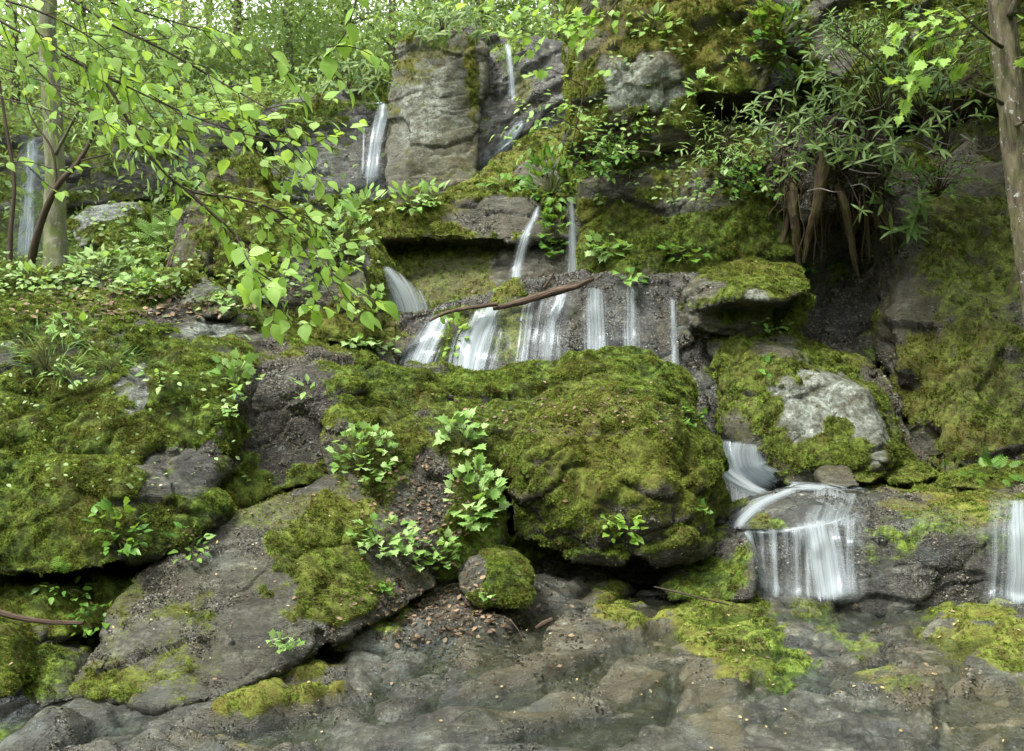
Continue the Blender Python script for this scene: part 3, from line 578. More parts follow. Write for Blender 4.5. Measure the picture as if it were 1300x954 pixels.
rock("mossy_boulder", [([(118, 345, 10.2), (140, 308, 10.3), (200, 300, 10.3), (225, 330, 10.1), (215, 370, 9.8), (125, 372, 9.8)], 1.0)], .02,
    "low green mossy boulder below the pale lichen covered rock", moss=.3, up=.4)
rock("upper_left_cliff", [
    ([(70, 230, 14.4), (150, 182, 14.8), (250, 150, 15.0), (345, 160, 15), (350, 250, 14.6), (70, 262, 14.3)], 2.5),
    ([(70, 265, 15.0), (350, 255, 15.2), (345, 345, 14.3), (70, 345, 14.2)], 2.)], .035,
    "dark mossy cliff with a shadowed undercut behind the left trees", 'cliff', kind='structure', moss=.05, up=.4, big=.15, block=.10, cell=(.9, .9, .4), wet=.4, tufts=.8)
rock("far_left_cliff", [([(-140, 165, 15.2), (30, 160, 15.4), (80, 190, 15.2), (84, 370, 14.0), (-140, 370, 14)], 2.)], .04,
    "dark cliff behind the pale blue fall at the left edge", 'cliff', kind='structure', moss=-.1, up=.4, big=.12, block=.10, wet=.8, tufts=.6)
rock("waterfall_cliff", [
    ([(338, 135, 15.0), (380, 134, 14.8), (488, 134, 14.8), (496, 95, 14.9), (540, 90, 14.9), (525, 310, 14.3), (360, 310, 14.2), (345, 220, 14.6), (420, 220, 14.6)], 2.2)], .03,
    "dark bedded cliff behind the upper left waterfall", 'cliff', kind='structure', moss=-.12, up=.55, big=.08, block=.06, cell=(.9, .8, .3), strata=.08, layer=.3, wet=.7, crust=.2, tufts=.8,
    spots=[('moss', 385, 150, 14.7, 40, 25, .8), ('moss', 400, 215, 14.5, 22, 50, .1), ('pale', 392, 225, 14.5, 34, 55, .45), ('wet', 392, 225, 14.5, 30, 50, .0), ('wet', 470, 220, 14.5, 40, 90, 1.), ('moss', 470, 220, 14.5, 45, 90, -.1)])
rock("rock_pillar", [
    ([(505, 62, 14.6), (530, 44, 14.5), (575, 40, 14.4), (618, 58, 14.6), (608, 170, 14.3), (600, 262, 13.8), (496, 272, 13.8), (484, 190, 14.15), (500, 110, 14.4), (560, 150, 14.05)], 2.4)], .028,
    "tall pale lichened rock pillar between the two upper waterfalls", 'rock', moss=-.38, up=.3, big=.05, block=.05, cell=(1.2, .8, .5), strata=.035, layer=.28, tilt=(-.12, .1), pale=.35, lichen=1., gold=.5, wet=0., crust=.2, tufts=.6,
    spots=[('pale', 535, 130, 14.3, 30, 60, .95), ('moss', 520, 100, 14.3, 30, 10, .5), ('moss', 585, 220, 14, 30, 30, .45), ('moss', 598, 120, 14.3, 12, 90, .7), ('moss', 545, 60, 14.3, 50, 14, .5), ('wet', 590, 245, 13.9, 40, 25, .8), ('pale', 590, 245, 13.9, 40, 22, .1), ('pale', 500, 240, 13.8, 14, 50, .2), ('wet', 500, 200, 13.8, 16, 80, .6), ('gold', 545, 60, 14.3, 60, 18, .4), ('moss', 575, 160, 14.1, 30, 80, .36)])
rock("waterfall_recess", [
    ([(596, 40, 15.0), (650, 46, 15.0), (735, 56, 14.9), (750, 290, 14.2), (590, 290, 14.1), (596, 180, 14.5), (665, 175, 14.75)], 2.2)], .03,
    "dark swirling rock recess behind the high thin waterfall", 'cliff', kind='structure', moss=-.45, up=.5, big=.10, block=.05, cell=(.7, .8, .35), tilt=(-.75, .1), strata=.09, layer=.2, wet=1., crust=.3, lichen=0, flakes=.5, tufts=.6,
    spots=[('moss', 665, 120, 15, 14, 30, .5), ('gold', 665, 130, 15, 14, 30, .4)])
rock("slanting_mossy_slab", [
    ([(560, 248, 13.4), (600, 232, 13.5), (650, 195, 13.8), (700, 160, 14.0), (735, 150, 14), (745, 262, 12.9), (560, 272, 12.9), (640, 225, 13.4)], 1.3)], .026,
    "slab slanting up to the right below the high waterfall, streaked with brown moss", 'rock', moss=.0, up=.45, big=.05, block=.04, wet=.7, gold=.5, tufts=.7, spots=[('moss', 700, 225, 13.4, 40, 30, .1)])
rock("mossy_cliff", [
    ([(728, -70, 10.9), (985, -70, 10.5), (985, 80, 10.35), (965, 118, 10.35), (870, 122, 10.3), (850, 85, 10.4), (760, 72, 10.7), (724, 92, 11.0)], 2.2),
    ([(735, 55, 10.7), (875, 50, 10.3), (890, 190, 10.35), (722, 190, 10.8), (800, 110, 10.35)], 2.0),
    ([(722, 178, 11.3), (860, 150, 10.9), (1000, 172, 10.4), (1005, 250, 10.2), (870, 255, 10.25), (740, 255, 10.7)], 2.),
    ([(735, 232, 10.75), (880, 222, 10.25), (1005, 238, 10.15), (1005, 345, 10.0), (880, 365, 9.85), (742, 368, 10.35), (860, 310, 10.1)], 1.8)], .026,
    "moss covered cliff with an overhanging brow and a pale bare patch, right of the high falls", 'cliff', kind='structure', moss=.18, up=.2, big=.10, block=.07, cell=(.8, .7, .4), gold=.3, tufts=1.0, cushion=.022,
    spots=[('moss', 815, 110, 10.7, 75, 34, -.3), ('pale', 815, 105, 10.4, 66, 34, 1.), ('lichen', 815, 105, 10.4, 80, 42, 1.), ('wet', 815, 105, 10.4, 90, 50, 0.), ('moss', 745, 130, 10.8, 20, 40, .7), ('crust', 815, 110, 10.7, 70, 30, 0), ('gold', 860, 40, 10.5, 130, 70, .75),
           ('gold', 870, 300, 10.1, 140, 50, .0), ('moss', 870, 300, 10.1, 130, 45, .95), ('moss', 890, 262, 10.2, 60, 14, .3), ('moss', 780, 235, 10.6, 50, 20, .2)])
rock("cleft_wall", [([(955, -70, 11.8), (1060, -70, 11.8), (1110, 330, 10.7), (1110, 470, 10.1), (960, 430, 10.4), (960, 180, 11.3)], 1.6)], .03,
    "dark wet wall at the back of the cleft behind the hanging roots", 'cliff', kind='structure', moss=-.3, up=.4, big=.15, block=.12, cell=(.4, .5, .8), wet=.8, crust=.6, tufts=.6, spots=[('pale', 1030, 350, 10.8, 25, 40, .12)])
rock("mossy_upper_cliff", [([(1030, -80, 11.4), (1500, -80, 9.9), (1500, 110, 9.6), (1240, 120, 9.9), (1080, 150, 10.6), (1015, 60, 11.2), (1250, 40, 10.1)], 2.2)], .03,
    "yellow green mossy cliff top at upper right behind the rhododendron", 'cliff', kind='structure', moss=.22, up=.2, big=.14, block=.08, gold=.2, tufts=.9, spots=[('moss', 1050, 60, 11, 20, 60, .1), ('wet', 1050, 60, 11, 20, 60, .7)])
rock("dark_cliff", [
    ([(1085, 175, 10.9), (1240, 150, 10.3), (1500, 130, 9.6), (1500, 660, 8.3), (1200, 625, 8.9), (1120, 480, 10.1), (1090, 330, 10.6), (1250, 400, 9.6)], 2.2),
    ([(1062, 452, 9.9), (1110, 458, 9.7), (1150, 500, 9.3), (1205, 606, 8.75), (1165, 612, 8.75), (1120, 530, 9.2)], .8)], .032,
    "tall shadowed cliff with dark green moss at the right edge", 'cliff', kind='structure', moss=-.22, up=.35, big=.16, block=.07, cell=(.7, .7, .45), wet=.9, gold=.3, crust=.5, tufts=.9,
    spots=[('moss', 1200, 500, 9.3, 60, 110, .62), ('moss', 1110, 540, 9.2, 50, 60, -.1), ('crust', 1130, 540, 9.2, 60, 60, 1.), ('moss', 1130, 330, 10.4, 50, 90, .1), ('moss', 1230, 330, 9.8, 60, 100, .58), ('moss', 1270, 520, 9, 50, 90, .6)])  # high wetness and thin moss paint in shade the crown doesn't cast
rock("peat_bank", [([(985, 160, 10.1), (1040, 150, 10.0), (1120, 165, 9.9), (1128, 215, 9.8), (1105, 250, 9.95), (1060, 262, 9.8), (1020, 280, 9.8), (988, 262, 10.0), (1050, 200, 9.7)], .9)], .02,
    "brown peaty bank from which the roots hang over the cleft", 'bank', kind='structure', moss=-.45, up=.3, big=.09, bigf=3, block=0, fine=.04, crust=1., wet=0, lichen=0, tufts=.5)
# stones in the hollow at lower left
for k, (nm, lab, pts) in enumerate([
    ("wet_stone", "dark round stone in the hollow at the lower left corner", [(15, 870, 5.3), (25, 835, 5.4), (60, 825, 5.4), (90, 850, 5.3), (95, 890, 5.2), (50, 900, 5.1)]),
    ("mossy_stone", "mossy stone cut by the left edge below the fallen stick", [(-40, 840, 5.1), (-30, 790, 5.2), (5, 800, 5.2), (16, 850, 5.1), (5, 890, 4.95), (-40, 890, 4.95)]),
    ("wet_stone", "flat dark stone under the fallen stick at lower left", [(0, 790, 5.6), (30, 780, 5.6), (60, 798, 5.5), (50, 822, 5.4), (5, 815, 5.4)])]):
    rock(nm, [(pts, .35)], .013, lab, 'stone', moss=(-.3, .15, -.3)[k], up=.3, big=.015, block=.01, wet=(.9, .4, .9)[k], tufts=1.)
print("tufts", N_TUFT[0])

def ray(o, d, far=60):
    best = None
    for bvh, ob in SOLIDS:
        r = bvh.ray_cast(Vector(o), Vector(d), far)
        if r[0] is not None and (best is None or r[3] < best[3]): best = (r[0], r[1], ob, r[3])
    return best
def pick(u, v):
    """the surface point that shows at this place of the photo"""
    d = Vector(((u - CU) / F, 1, (CV - v) / F)).normalized()
    return ray((0, 0, CH), d)

# ------------------------------------------------------------------ tubes: trunks, roots, stems
def catmull(pts, n):
    pts = np.asarray(pts, float); k = len(pts)
    if k == 2: pts = np.vstack([pts[0], pts.mean(0), pts[1]]); k = 3
    t = np.linspace(0, k - 1, n); out = []
    for x in t:
        i = min(int(x), k - 2); f = x - i
        p0, p1, p2, p3 = pts[max(i - 1, 0)], pts[i], pts[i + 1], pts[min(i + 2, k - 1)]
        out.append(.5 * ((2 * p1) + (-p0 + p2) * f + (2 * p0 - 5 * p1 + 4 * p2 - p3) * f * f + (-p0 + 3 * p1 - 3 * p2 + p3) * f ** 3))
    return np.array(out)
def tube(pts, rad, n=None, sides=8, rough=0.0, seed=0, freq=6, ridge=0.0):
    """returns vertices, quads, 'along' coordinate"""
    pts = np.asarray(pts, float); n = n or max(3, 4 * (len(pts) - 1) + 1); C = catmull(pts, n)
    r = np.interp(np.linspace(0, 1, n), np.linspace(0, 1, len(rad)), rad)
    T = np.gradient(C, axis=0); T /= np.maximum(np.linalg.norm(T, axis=1), 1e-9)[:, None]
    up = np.array([0.13, -.97, .2]); up = np.where(np.abs(T @ up)[:, None] > .93, np.array([[1., 0, .1]]), up[None])
    A = np.cross(T, up); A /= np.linalg.norm(A, axis=1)[:, None]; B = np.cross(T, A)
    th = np.linspace(0, 2 * np.pi, sides, endpoint=False)
    D = A[:, None] * np.cos(th)[None, :, None] + B[:, None] * np.sin(th)[None, :, None]
    s = np.concatenate([[0], np.cumsum(np.linalg.norm(np.diff(C, axis=0), axis=1))])
    R = r[:, None] * np.ones(sides)[None]
    if rough or ridge:
        q = np.stack([np.repeat(s, sides) * freq * .35, np.tile(np.cos(th), n) * freq * .6 + seed, np.tile(np.sin(th), n) * freq * .6], 1)
        R = R * (1 + rough * fbm(q * .6, 1, 3, seed).reshape(n, sides) + ridge * (np.abs(vnoise(q * 2.2, seed + 5)) - .4).reshape(n, sides))
    V = C[:, None] + D * R[..., None]
    al = np.stack([np.tile(np.cos(th), n) * .05 + np.repeat(C[:, 0], sides) * 0, np.tile(np.sin(th), n) * .05, np.repeat(s, sides)], 1)
    i = np.arange(n - 1)[:, None] * sides; j = np.arange(sides)[None]; jn = (j + 1) % sides
    Q = np.stack([i + j, i + jn, i + sides + jn, i + sides + j], -1).reshape(-1, 4)
    V = np.vstack([V.reshape(-1, 3), C[:1], C[-1:]]); m = n * sides
    al = np.vstack([al, [[0, 0, 0]], [[0, 0, s[-1]]]])
    jj = np.arange(sides); jn = (jj + 1) % sides
    T3 = np.vstack([np.stack([jn, jj, np.full(sides, m)], 1), np.stack([m - sides + jj, m - sides + jn, np.full(sides, m + 1)], 1)])
    return V, Q, T3, al
class Bag:
    def __init__(s): s.V, s.Q, s.T, s.A, s.n = [], [], [], [], 0
    def tube(s, *a, **k):
        V, Q, T, A = tube(*a, **k); s.V.append(V); s.Q.append(Q + s.n); s.T.append(T + s.n); s.A.append(A); s.n += len(V); return s
    def build(s, name, mat, parent=None, org=None):
        V = np.vstack(s.V)
        if org is not None: V = V - np.array(org)
        return link(name, mesh_from(name, V, [np.vstack(s.Q), np.vstack(s.T)], {'along': np.vstack(s.A)}, True, (mat,)), parent)

# ------------------------------------------------------------------ leaves
def strip_leaf(ws, fold=.22, droop=.18, serr=0):
    """leaf of unit length along +Y, upper side +Z; ws: half widths at evenly spaced stations"""
    n = len(ws); V, Fc = [], []
    for i, w in enumerate(ws):
        y = i / (n - 1); z = -droop * y * y; w2 = w * (1 + (serr if i % 2 else -serr))
        V += [(-w2, y - (.03 if serr and i % 2 else 0), z + abs(w) * fold), (0, y, z), (w2, y - (.03 if serr and i % 2 else 0), z + abs(w) * fold)]
    for i in range(n - 1):
        a = 3 * i; Fc += [(a, a + 1, a + 4, a + 3), (a + 1, a + 2, a + 5, a + 4)]
    return np.array(V, float), np.array(Fc)
def fan_leaf(outline, fold=.15, droop=.15):
    V = [(0, .42, 0)] + [(x, y, abs(x) * fold - droop * y * y) for x, y in outline]
    n = len(outline); Fc = [(0, 1 + i, 1 + (i + 1) % n) for i in range(n)]
    return np.array(V, float), np.array(Fc)
L_BEECH = [strip_leaf([.02, .24, .34, .33, .25, .12, .0], .15, .16), strip_leaf([.02, .22, .31, .31, .22, .10, .0], .3, .3), strip_leaf([.02, .25, .36, .35, .26, .11, .0], .05, .05)]
def maple_outline(a=1.0):
    R = [(0, .0), (.10, .04), (.32, -.03), (.30, .14), (.52, .20), (.40, .34), (.56, .52), (.30, .55), (.26, .74), (.12, .72), (0, 1.0)]
    L = [(-x, y) for x, y in R[1:-1]][::-1]; return [(x * a, y) for x, y in R] + [(x * a, y) for x, y in L]
L_MAPLE = [fan_leaf(maple_outline(1.0)[::-1], .18, .2), fan_leaf(maple_outline(.85)[::-1], .35, .32), fan_leaf(maple_outline(1.1)[::-1], .05, .1)]
L_OVATE = [strip_leaf([.02, .22, .27, .22, .12, .0], .25, .22), strip_leaf([.02, .20, .24, .19, .10, .0], .1, .1)]
L_LANCE = [strip_leaf([.03, .07, .10, .10, .07, .0], .3, .25), strip_leaf([.03, .06, .09, .095, .06, .0], .15, .45), strip_leaf([.03, .07, .105, .10, .07, .0], .5, .1)]
L_BLADE = [strip_leaf([.02, .025, .02, .0], .3, .5), strip_leaf([.02, .025, .018, .0], .3, .9)]
def frond():
    V, Fc = [], []
    for k in range(9):
        y = .12 + k * .1; w = .30 * math.sin(math.pi * min(1, .25 + k / 10.5))
        for s in (-1, 1):
            i = len(V); z = -.25 * y * y
            V += [(0, y - .03, z), (s * w * .55, y - .02, z - .02), (s * w, y + .07, z - .06), (s * w * .5, y + .05, z - .01), (0, y + .03, z)]
            Fc += [(i, i + 1, i + 2), (i, i + 2, i + 3), (i, i + 3, i + 4)] if s > 0 else [(i + 2, i + 1, i), (i + 3, i + 2, i), (i + 4, i + 3, i)]
    return np.array(V, float), np.array(Fc)
L_FERN = [frond()]
_lm = {}
def leaf_meshes(lib, mat):
    key = (id(lib), mat.name)
    if key not in _lm: _lm[key] = [mesh_from("leaf", V, Fc, None, True, (mat,)) for V, Fc in lib]
    return _lm[key]
def frame(d, nrm):
    d = np.asarray(d, float); d = d / np.linalg.norm(d); x = np.cross(d, nrm); x /= max(np.linalg.norm(x), 1e-6); z = np.cross(x, d)
    return x, d, z
def leafobj(me, parent, org, pos, d, nrm, size):
    x, y, z = frame(d, nrm); M = Matrix(((x[0], y[0], z[0], pos[0] - org[0]), (x[1], y[1], z[1], pos[1] - org[1]), (x[2], y[2], z[2], pos[2] - org[2]), (0, 0, 0, 1)))
    o = bpy.data.objects.new("leaf", me); o.parent = parent; o.matrix_local = M @ Matrix.Scale(size, 4); COL.objects.link(o); return o
def leaf_cloud(name, lib, mat, pos, D, Nn, size, parent=None, org=(0, 0, 0), rnd=None):
    """many small leaves joined in one mesh"""
    n = len(pos); D = D / np.linalg.norm(D, axis=1)[:, None]; X = np.cross(D, Nn); X /= np.maximum(np.linalg.norm(X, axis=1), 1e-6)[:, None]; Z = np.cross(X, D)
    which = rng.integers(0, len(lib), n); Vs, Fs, Rs, off = [], {}, [], 0
    rnd = rng.random(n) if rnd is None else rnd
    for k, (LV, LF) in enumerate(lib):
        m = which == k
        if not m.any(): continue
        s = size[m][:, None, None]
        W = pos[m][:, None] + s * (X[m][:, None] * LV[None, :, 0:1] + D[m][:, None] * LV[None, :, 1:2] + Z[m][:, None] * LV[None, :, 2:3])
        c = m.sum(); Vs.append(W.reshape(-1, 3)); Fs.setdefault(LF.shape[1], []).append((LF[None] + (off + np.arange(c) * len(LV))[:, None, None]).reshape(-1, LF.shape[1]))
        Rs.append(np.repeat(rnd[m], len(LV))); off += c * len(LV)
    me = mesh_from(name, np.vstack(Vs) - np.array(org), [np.vstack(v) for v in Fs.values()], {'rnd': np.concatenate(Rs)}, True, (mat,))
    return link(name, me, parent)
SMALL = [strip_leaf([.03, .27, .26, .0], .2, .2)]
TINY = [(np.array([(-.02, 0, 0), (.28, .5, .06), (0, 1, -.1), (-.28, .5, .06)]), np.array([(0, 1, 2, 3)]))]

# ------------------------------------------------------------------ falling water
def surfY(u, v, default):
    h = pick(u, v); return h[0][1] if h else default
def fall(name, label, path, mat, off=.05, group=None, mono=True, parent=None, kind=None, ncol=None, relief=.012, layers=(0, .035), fadetop=.10, fadebot=.12, edgew=.35, cat='waterfall', spread=1.55, flat=False):
    """path rows (u, v, width in px, density[, Y]); the sheet drapes over the rock behind it and never runs back under an edge"""
    path = np.array([(p[0], p[1], p[2], p[3], p[4] if len(p) > 4 else 0) for p in path], float)
    path[:, 2] *= spread
    L = np.concatenate([[0], np.cumsum(np.hypot(np.diff(path[:, 0]), np.diff(path[:, 1])))])
    nr = max(6, int(L[-1] / 4)); C = catmull(path[:, :4], nr); tt = np.linspace(0, 1, nr)
    Yg = np.interp(tt * (len(path) - 1), np.arange(len(path)), path[:, 4])
    nc = ncol or max(5, int(path[:, 2].max() / 2.5)); c = np.linspace(-1, 1, nc)
    T = np.gradient(C[:, :2], axis=0); T /= np.linalg.norm(T, axis=1)[:, None]; Nn = np.stack([-T[:, 1], T[:, 0]], 1)
    Nn[:, 1] *= .35   # rows stay nearly level
    U = C[:, None, 0] + Nn[:, None, 0] * c[None] * C[:, None, 2] / 2 * np.sign(-T[:, 1].mean() or 1) * -1; Vv = C[:, None, 1] + Nn[:, None, 1] * c[None] * C[:, None, 2] / 2
    YY = np.empty((nr, nc))
    for i in range(nr):
        for j in range(nc):
            YY[i, j] = Yg[i] if Yg[i] > 0 else surfY(U[i, j], Vv[i, j], 99)
    if mono:
        med = np.median(YY, axis=1)
        for i in range(1, nr):
            if i > nr * .45 and med[i] < med[i - 1] - .35: med[i] = med[i - 1]     # something nearer hides the fall here
        for i in range(nr): YY[i] = np.clip(YY[i], med[i] - .25, med[i] + .12)
        YY = np.minimum.accumulate(YY, axis=0)
    for _ in range(4):
        YY[1:-1] = (YY[:-2] + 2 * YY[1:-1] + YY[2:]) / 4; YY[:, 1:-1] = (YY[:, :-2] + 2 * YY[:, 1:-1] + YY[:, 2:]) / 4
    scale = YY.mean() / F
    wk = min(1, 26 / C[:, 2].max()); wl_ = 1 + .16 * wk * vnoise(np.stack([tt * L[-1] / 22, tt * 0 + path[0, 0], tt * 0], 1), 4)
    U = U.mean(1, keepdims=True) + (U - U.mean(1, keepdims=True)) * wl_[:, None] + .06 * wk * C[:, 2:3] * vnoise(np.stack([tt * L[-1] / 30, tt * 0 + path[0, 1], tt * 0], 1), 6)[:, None]
    Vs, Qs, fl, ed, de = [], [], [], [], []; n0 = 0
    for li, lo in enumerate(layers):
        s_m = (c[None] * C[:, None, 2] / 2 * scale) ; t_m = np.repeat((tt * L[-1] * scale)[:, None], nc, 1)
        q = np.stack([s_m.ravel() * 26 + li * 7, t_m.ravel() * 1.3, np.full(nr * nc, li * 5.)], 1)
        y = YY - off - lo + (relief * vnoise(q, 3)).reshape(nr, nc)
        pts = np.stack([(U - CU) / F * y, y, CH + (CV - Vv) / F * y], -1).reshape(-1, 3)
        wob = .22 * vnoise(np.stack([t_m.ravel() * 6 + li * 3, np.sign(s_m.ravel()) * 3, 0 * t_m.ravel()], 1), 9)
        e = np.clip(1.0 - np.abs(np.repeat(c[None], nr, 0)).ravel() * (1 + wob * .5), 0, 1) ** .7; e = np.clip((1 - np.abs(np.repeat(c[None], nr, 0)).ravel() * (1 + wob * .25)) * 3.5, 0, 1) if flat else e; e = np.where(np.abs(np.repeat(c[None], nr, 0)).ravel() > .999, 0, e)
        tf = np.repeat(tt[:, None], nc, 1).ravel(); e = e * (.35 + .65 * sstep(-.001, fadetop, tf)) * sstep(-.001, .02, tf) * (1 - sstep(1 - fadebot, 1.001, tf)) * (.97 if li else .93)
        i = np.arange(nr - 1)[:, None] * nc + np.arange(nc - 1)[None]
        Vs.append(pts); Qs.append(np.stack([i, i + 1, i + nc + 1, i + nc], -1).reshape(-1, 4) + n0); n0 += len(pts)
        fl.append(np.stack([s_m.ravel() + li * 1.7 + path[0, 0] * .01, t_m.ravel() + path[0, 1] * .02, 0 * t_m.ravel() + li], 1)); ed.append(e); de.append(np.repeat(C[:, 3:4], nc, 1).ravel())
    me = mesh_from(name, np.vstack(Vs), np.vstack(Qs), {'flow': np.vstack(fl), 'edge': np.concatenate(ed), 'dens': np.concatenate(de)}, True, (mat,))
    o = link(name, me, parent)
    if parent is None: tag(o, label, cat, group, kind)
    return o
WF, WV = WATER_FALL, WATER_VEIL
o = fall("waterfall", "white plunging waterfall at upper left beside the pale rock pillar", [(487, 130, 10, .9), (484, 145, 13, .85), (478, 175, 17, .8), (473, 208, 21, .75), (469, 244, 28, .6)], WF, off=.15, fadebot=.15)
fall("side_strand", None, [(462, 160, 3, .8), (461, 190, 3, .7), (460, 222, 5, .6)], WF, off=.12, parent=o)
fall("lip_flow", None, [(455, 134, 4, .4), (470, 132, 5, .5), (487, 130, 6, .9)], WF, off=.05, parent=o, mono=False)
fall("waterfall", "highest and thinnest waterfall dropping in the dark recess", [(643, 54, 6, .9), (647, 78, 7, .85), (650, 104, 8, .75), (652, 136, 10, .55)], WF, off=.2, fadebot=.2)
fall("waterfall", "faint misty spray sliding down the slanting slab below the highest fall", [(662, 152, 6, .9), (654, 166, 13, .9), (642, 180, 20, .8), (622, 198, 30, .6), (600, 215, 36, .4)], WV, off=.08, fadebot=.5)
fall("waterfall", "curved white fall spilling from the green shrub, left of the straight one", [(685, 258, 6, .7), (678, 275, 9, .75), (668, 300, 13, .7), (659, 335, 15, .7), (653, 372, 15, .6)], WF, off=.08)
fall("waterfall", "straight veil of water falling right of the green hanging shrub", [(724, 248, 8, .6, 11.0), (726, 285, 11, .7, 10.98), (727, 320, 14, .75, 10.95), (725, 360, 19, .75, 10.9)], WF, off=.25)
fall("waterfall", "short fat white fall curving down beside the mossy pillar", [(489, 338, 9, .9), (499, 352, 18, 1.), (510, 370, 32, 1.), (518, 388, 44, 1.), (522, 408, 58, .9)], WF, off=.06, fadebot=.12, edgew=.6)
G = "falls side by side down the wide middle ledge"
fall("waterfall", "leftmost slanting white fall of the middle ledge", [(560, 400, 22, .8), (550, 418, 28, .9), (538, 442, 34, .9), (526, 470, 40, .8)], WF, off=.05, group=G)
fall("waterfall", "broad bright white fall of the middle ledge next to the mossy rib", [(625, 388, 18, .8), (616, 405, 32, .95), (604, 435, 46, .95), (594, 482, 58, .85)], WF, off=.05, group=G)
fall("waterfall", "thin streaky fall in the middle of the ledge under the log end", [(716, 368, 22, .55), (708, 395, 28, .6), (700, 412, 36, .5), (692, 470, 44, .55)], WF, off=.04, group=G)
fall("waterfall", "straight white fall right of the streaky one on the middle ledge", [(755, 364, 16, .85), (756, 390, 22, .8), (757, 425, 30, .75), (756, 466, 40, .7)], WF, off=.05, group=G)
fall("waterfall", "narrow rightmost fall of the middle ledge", [(853, 376, 7, .75), (854, 410, 9, .7), (855, 450, 13, .7), (856, 490, 24, .6)], WF, off=.05, group=G)
fall("water_veil", "many fine dribbles over the dark middle ledge between the white falls", [(676, 378, 50, .40), (668, 410, 56, .40), (662, 480, 60, .42)], WF, off=.03)
fall("water_veil", "fine dribbles right of the straight white fall on the middle ledge", [(800, 362, 36, .42), (802, 410, 40, .42), (805, 462, 44, .4)], WF, off=.03)
fall("waterfall", "pale blue misty fall at the far left behind the trees", [(42, 172, 22, .6), (38, 230, 26, .6), (34, 290, 32, .6), (28, 350, 40, .5)], WV, off=.2, edgew=.8, fadebot=.2)
o = fall("waterfall", "white rush pouring behind the mossy boulder onto the lower cascade", [(940, 559, 44, .5), (936, 576, 54, .8), (942, 596, 66, 1.0), (965, 612, 84, 1.0), (990, 622, 96, .85)], WF, off=.05, spread=1.25, flat=True, fadebot=.25)
fall("side_flow", None, [(950, 606, 34, .9), (995, 616, 30, .95), (1045, 618, 20, .9), (1106, 620, 10, .6)], WF, off=.04, parent=o, mono=False)
fall("side_flow", None, [(1012, 619, 24, .9), (970, 635, 28, .95), (946, 653, 24, .95), (929, 673, 20, .9)], WF, off=.04, parent=o, mono=False)
fall("step_flow", None, [(932, 600, 40, .7), (938, 615, 50, .55), (940, 632, 52, .6), (942, 645, 50, .4)], WF, off=.03, parent=o, flat=True, spread=1.2)
o = fall("waterfall", "bright white lower cascade spreading over the dark ledge", [(1040, 658, 76, .6), (1047, 690, 46, .85), (1050, 720, 46, .9), (1056, 768, 60, .8)], WF, off=.08)
for k, (u0, w0, d0, v1) in enumerate([(950, 16, .62, 752), (966, 11, .5, 764), (981, 18, .6, 766), (997, 12, .5, 758), (1010, 20, .62, 768), (1024, 14, .55, 765)]):
    dx = 14 if k == 0 else 6 - k
    fall("thin_stream", None, [(u0, 672 - k * .8, w0 * 1.3, d0 + .1), (u0 + dx * .3, 690, w0, d0), (u0 + dx, 722, w0 * .9, d0 - .1), (u0 + dx * 1.6, v1, w0 * 1.5, d0 - .05)], WF, off=.035, parent=o)
fall("thin_streams", None, [(1082, 652, 28, .6), (1080, 690, 26, .5), (1082, 720, 24, .45), (1084, 764, 26, .45)], WF, off=.035, parent=o)
fall("boulder_veil", None, [(1060, 619, 90, .7), (1058, 634, 100, .5), (1052, 650, 104, .5), (1046, 668, 100, .7)], WF, off=.02, parent=o, spread=1.2)
fall("lip_flow", None, [(930, 670, 5, .5), (968, 676, 9, .6), (1012, 671, 14, .8), (1060, 662, 12, .7), (1100, 646, 6, .4)], WF, off=.03, parent=o, mono=False, edgew=.8)
o2 = fall("waterfall", "streaky sheet of water cut by the right edge of the photo", [(1302, 628, 100, .45), (1298, 660, 90, .45), (1296, 700, 84, .42), (1294, 772, 96, .45)], WF, off=.05, spread=1.1)
for u0, w0, d0 in ((1262, 12, .6), (1274, 8, .5), (1284, 12, .6)): fall('thin_stream', None, [(u0 + 4, 634, w0 * 1.3, d0), (u0, 680, w0, d0), (u0 - 2, 771, w0 * 1.4, d0)], WF, off=.06, parent=o2)
fall('strong_streak', None, [(1296, 632, 26, .7), (1297, 700, 30, .9), (1298, 772, 34, .9)], WF, off=.08, parent=bpy.context.scene.objects[-1] if False else o2)

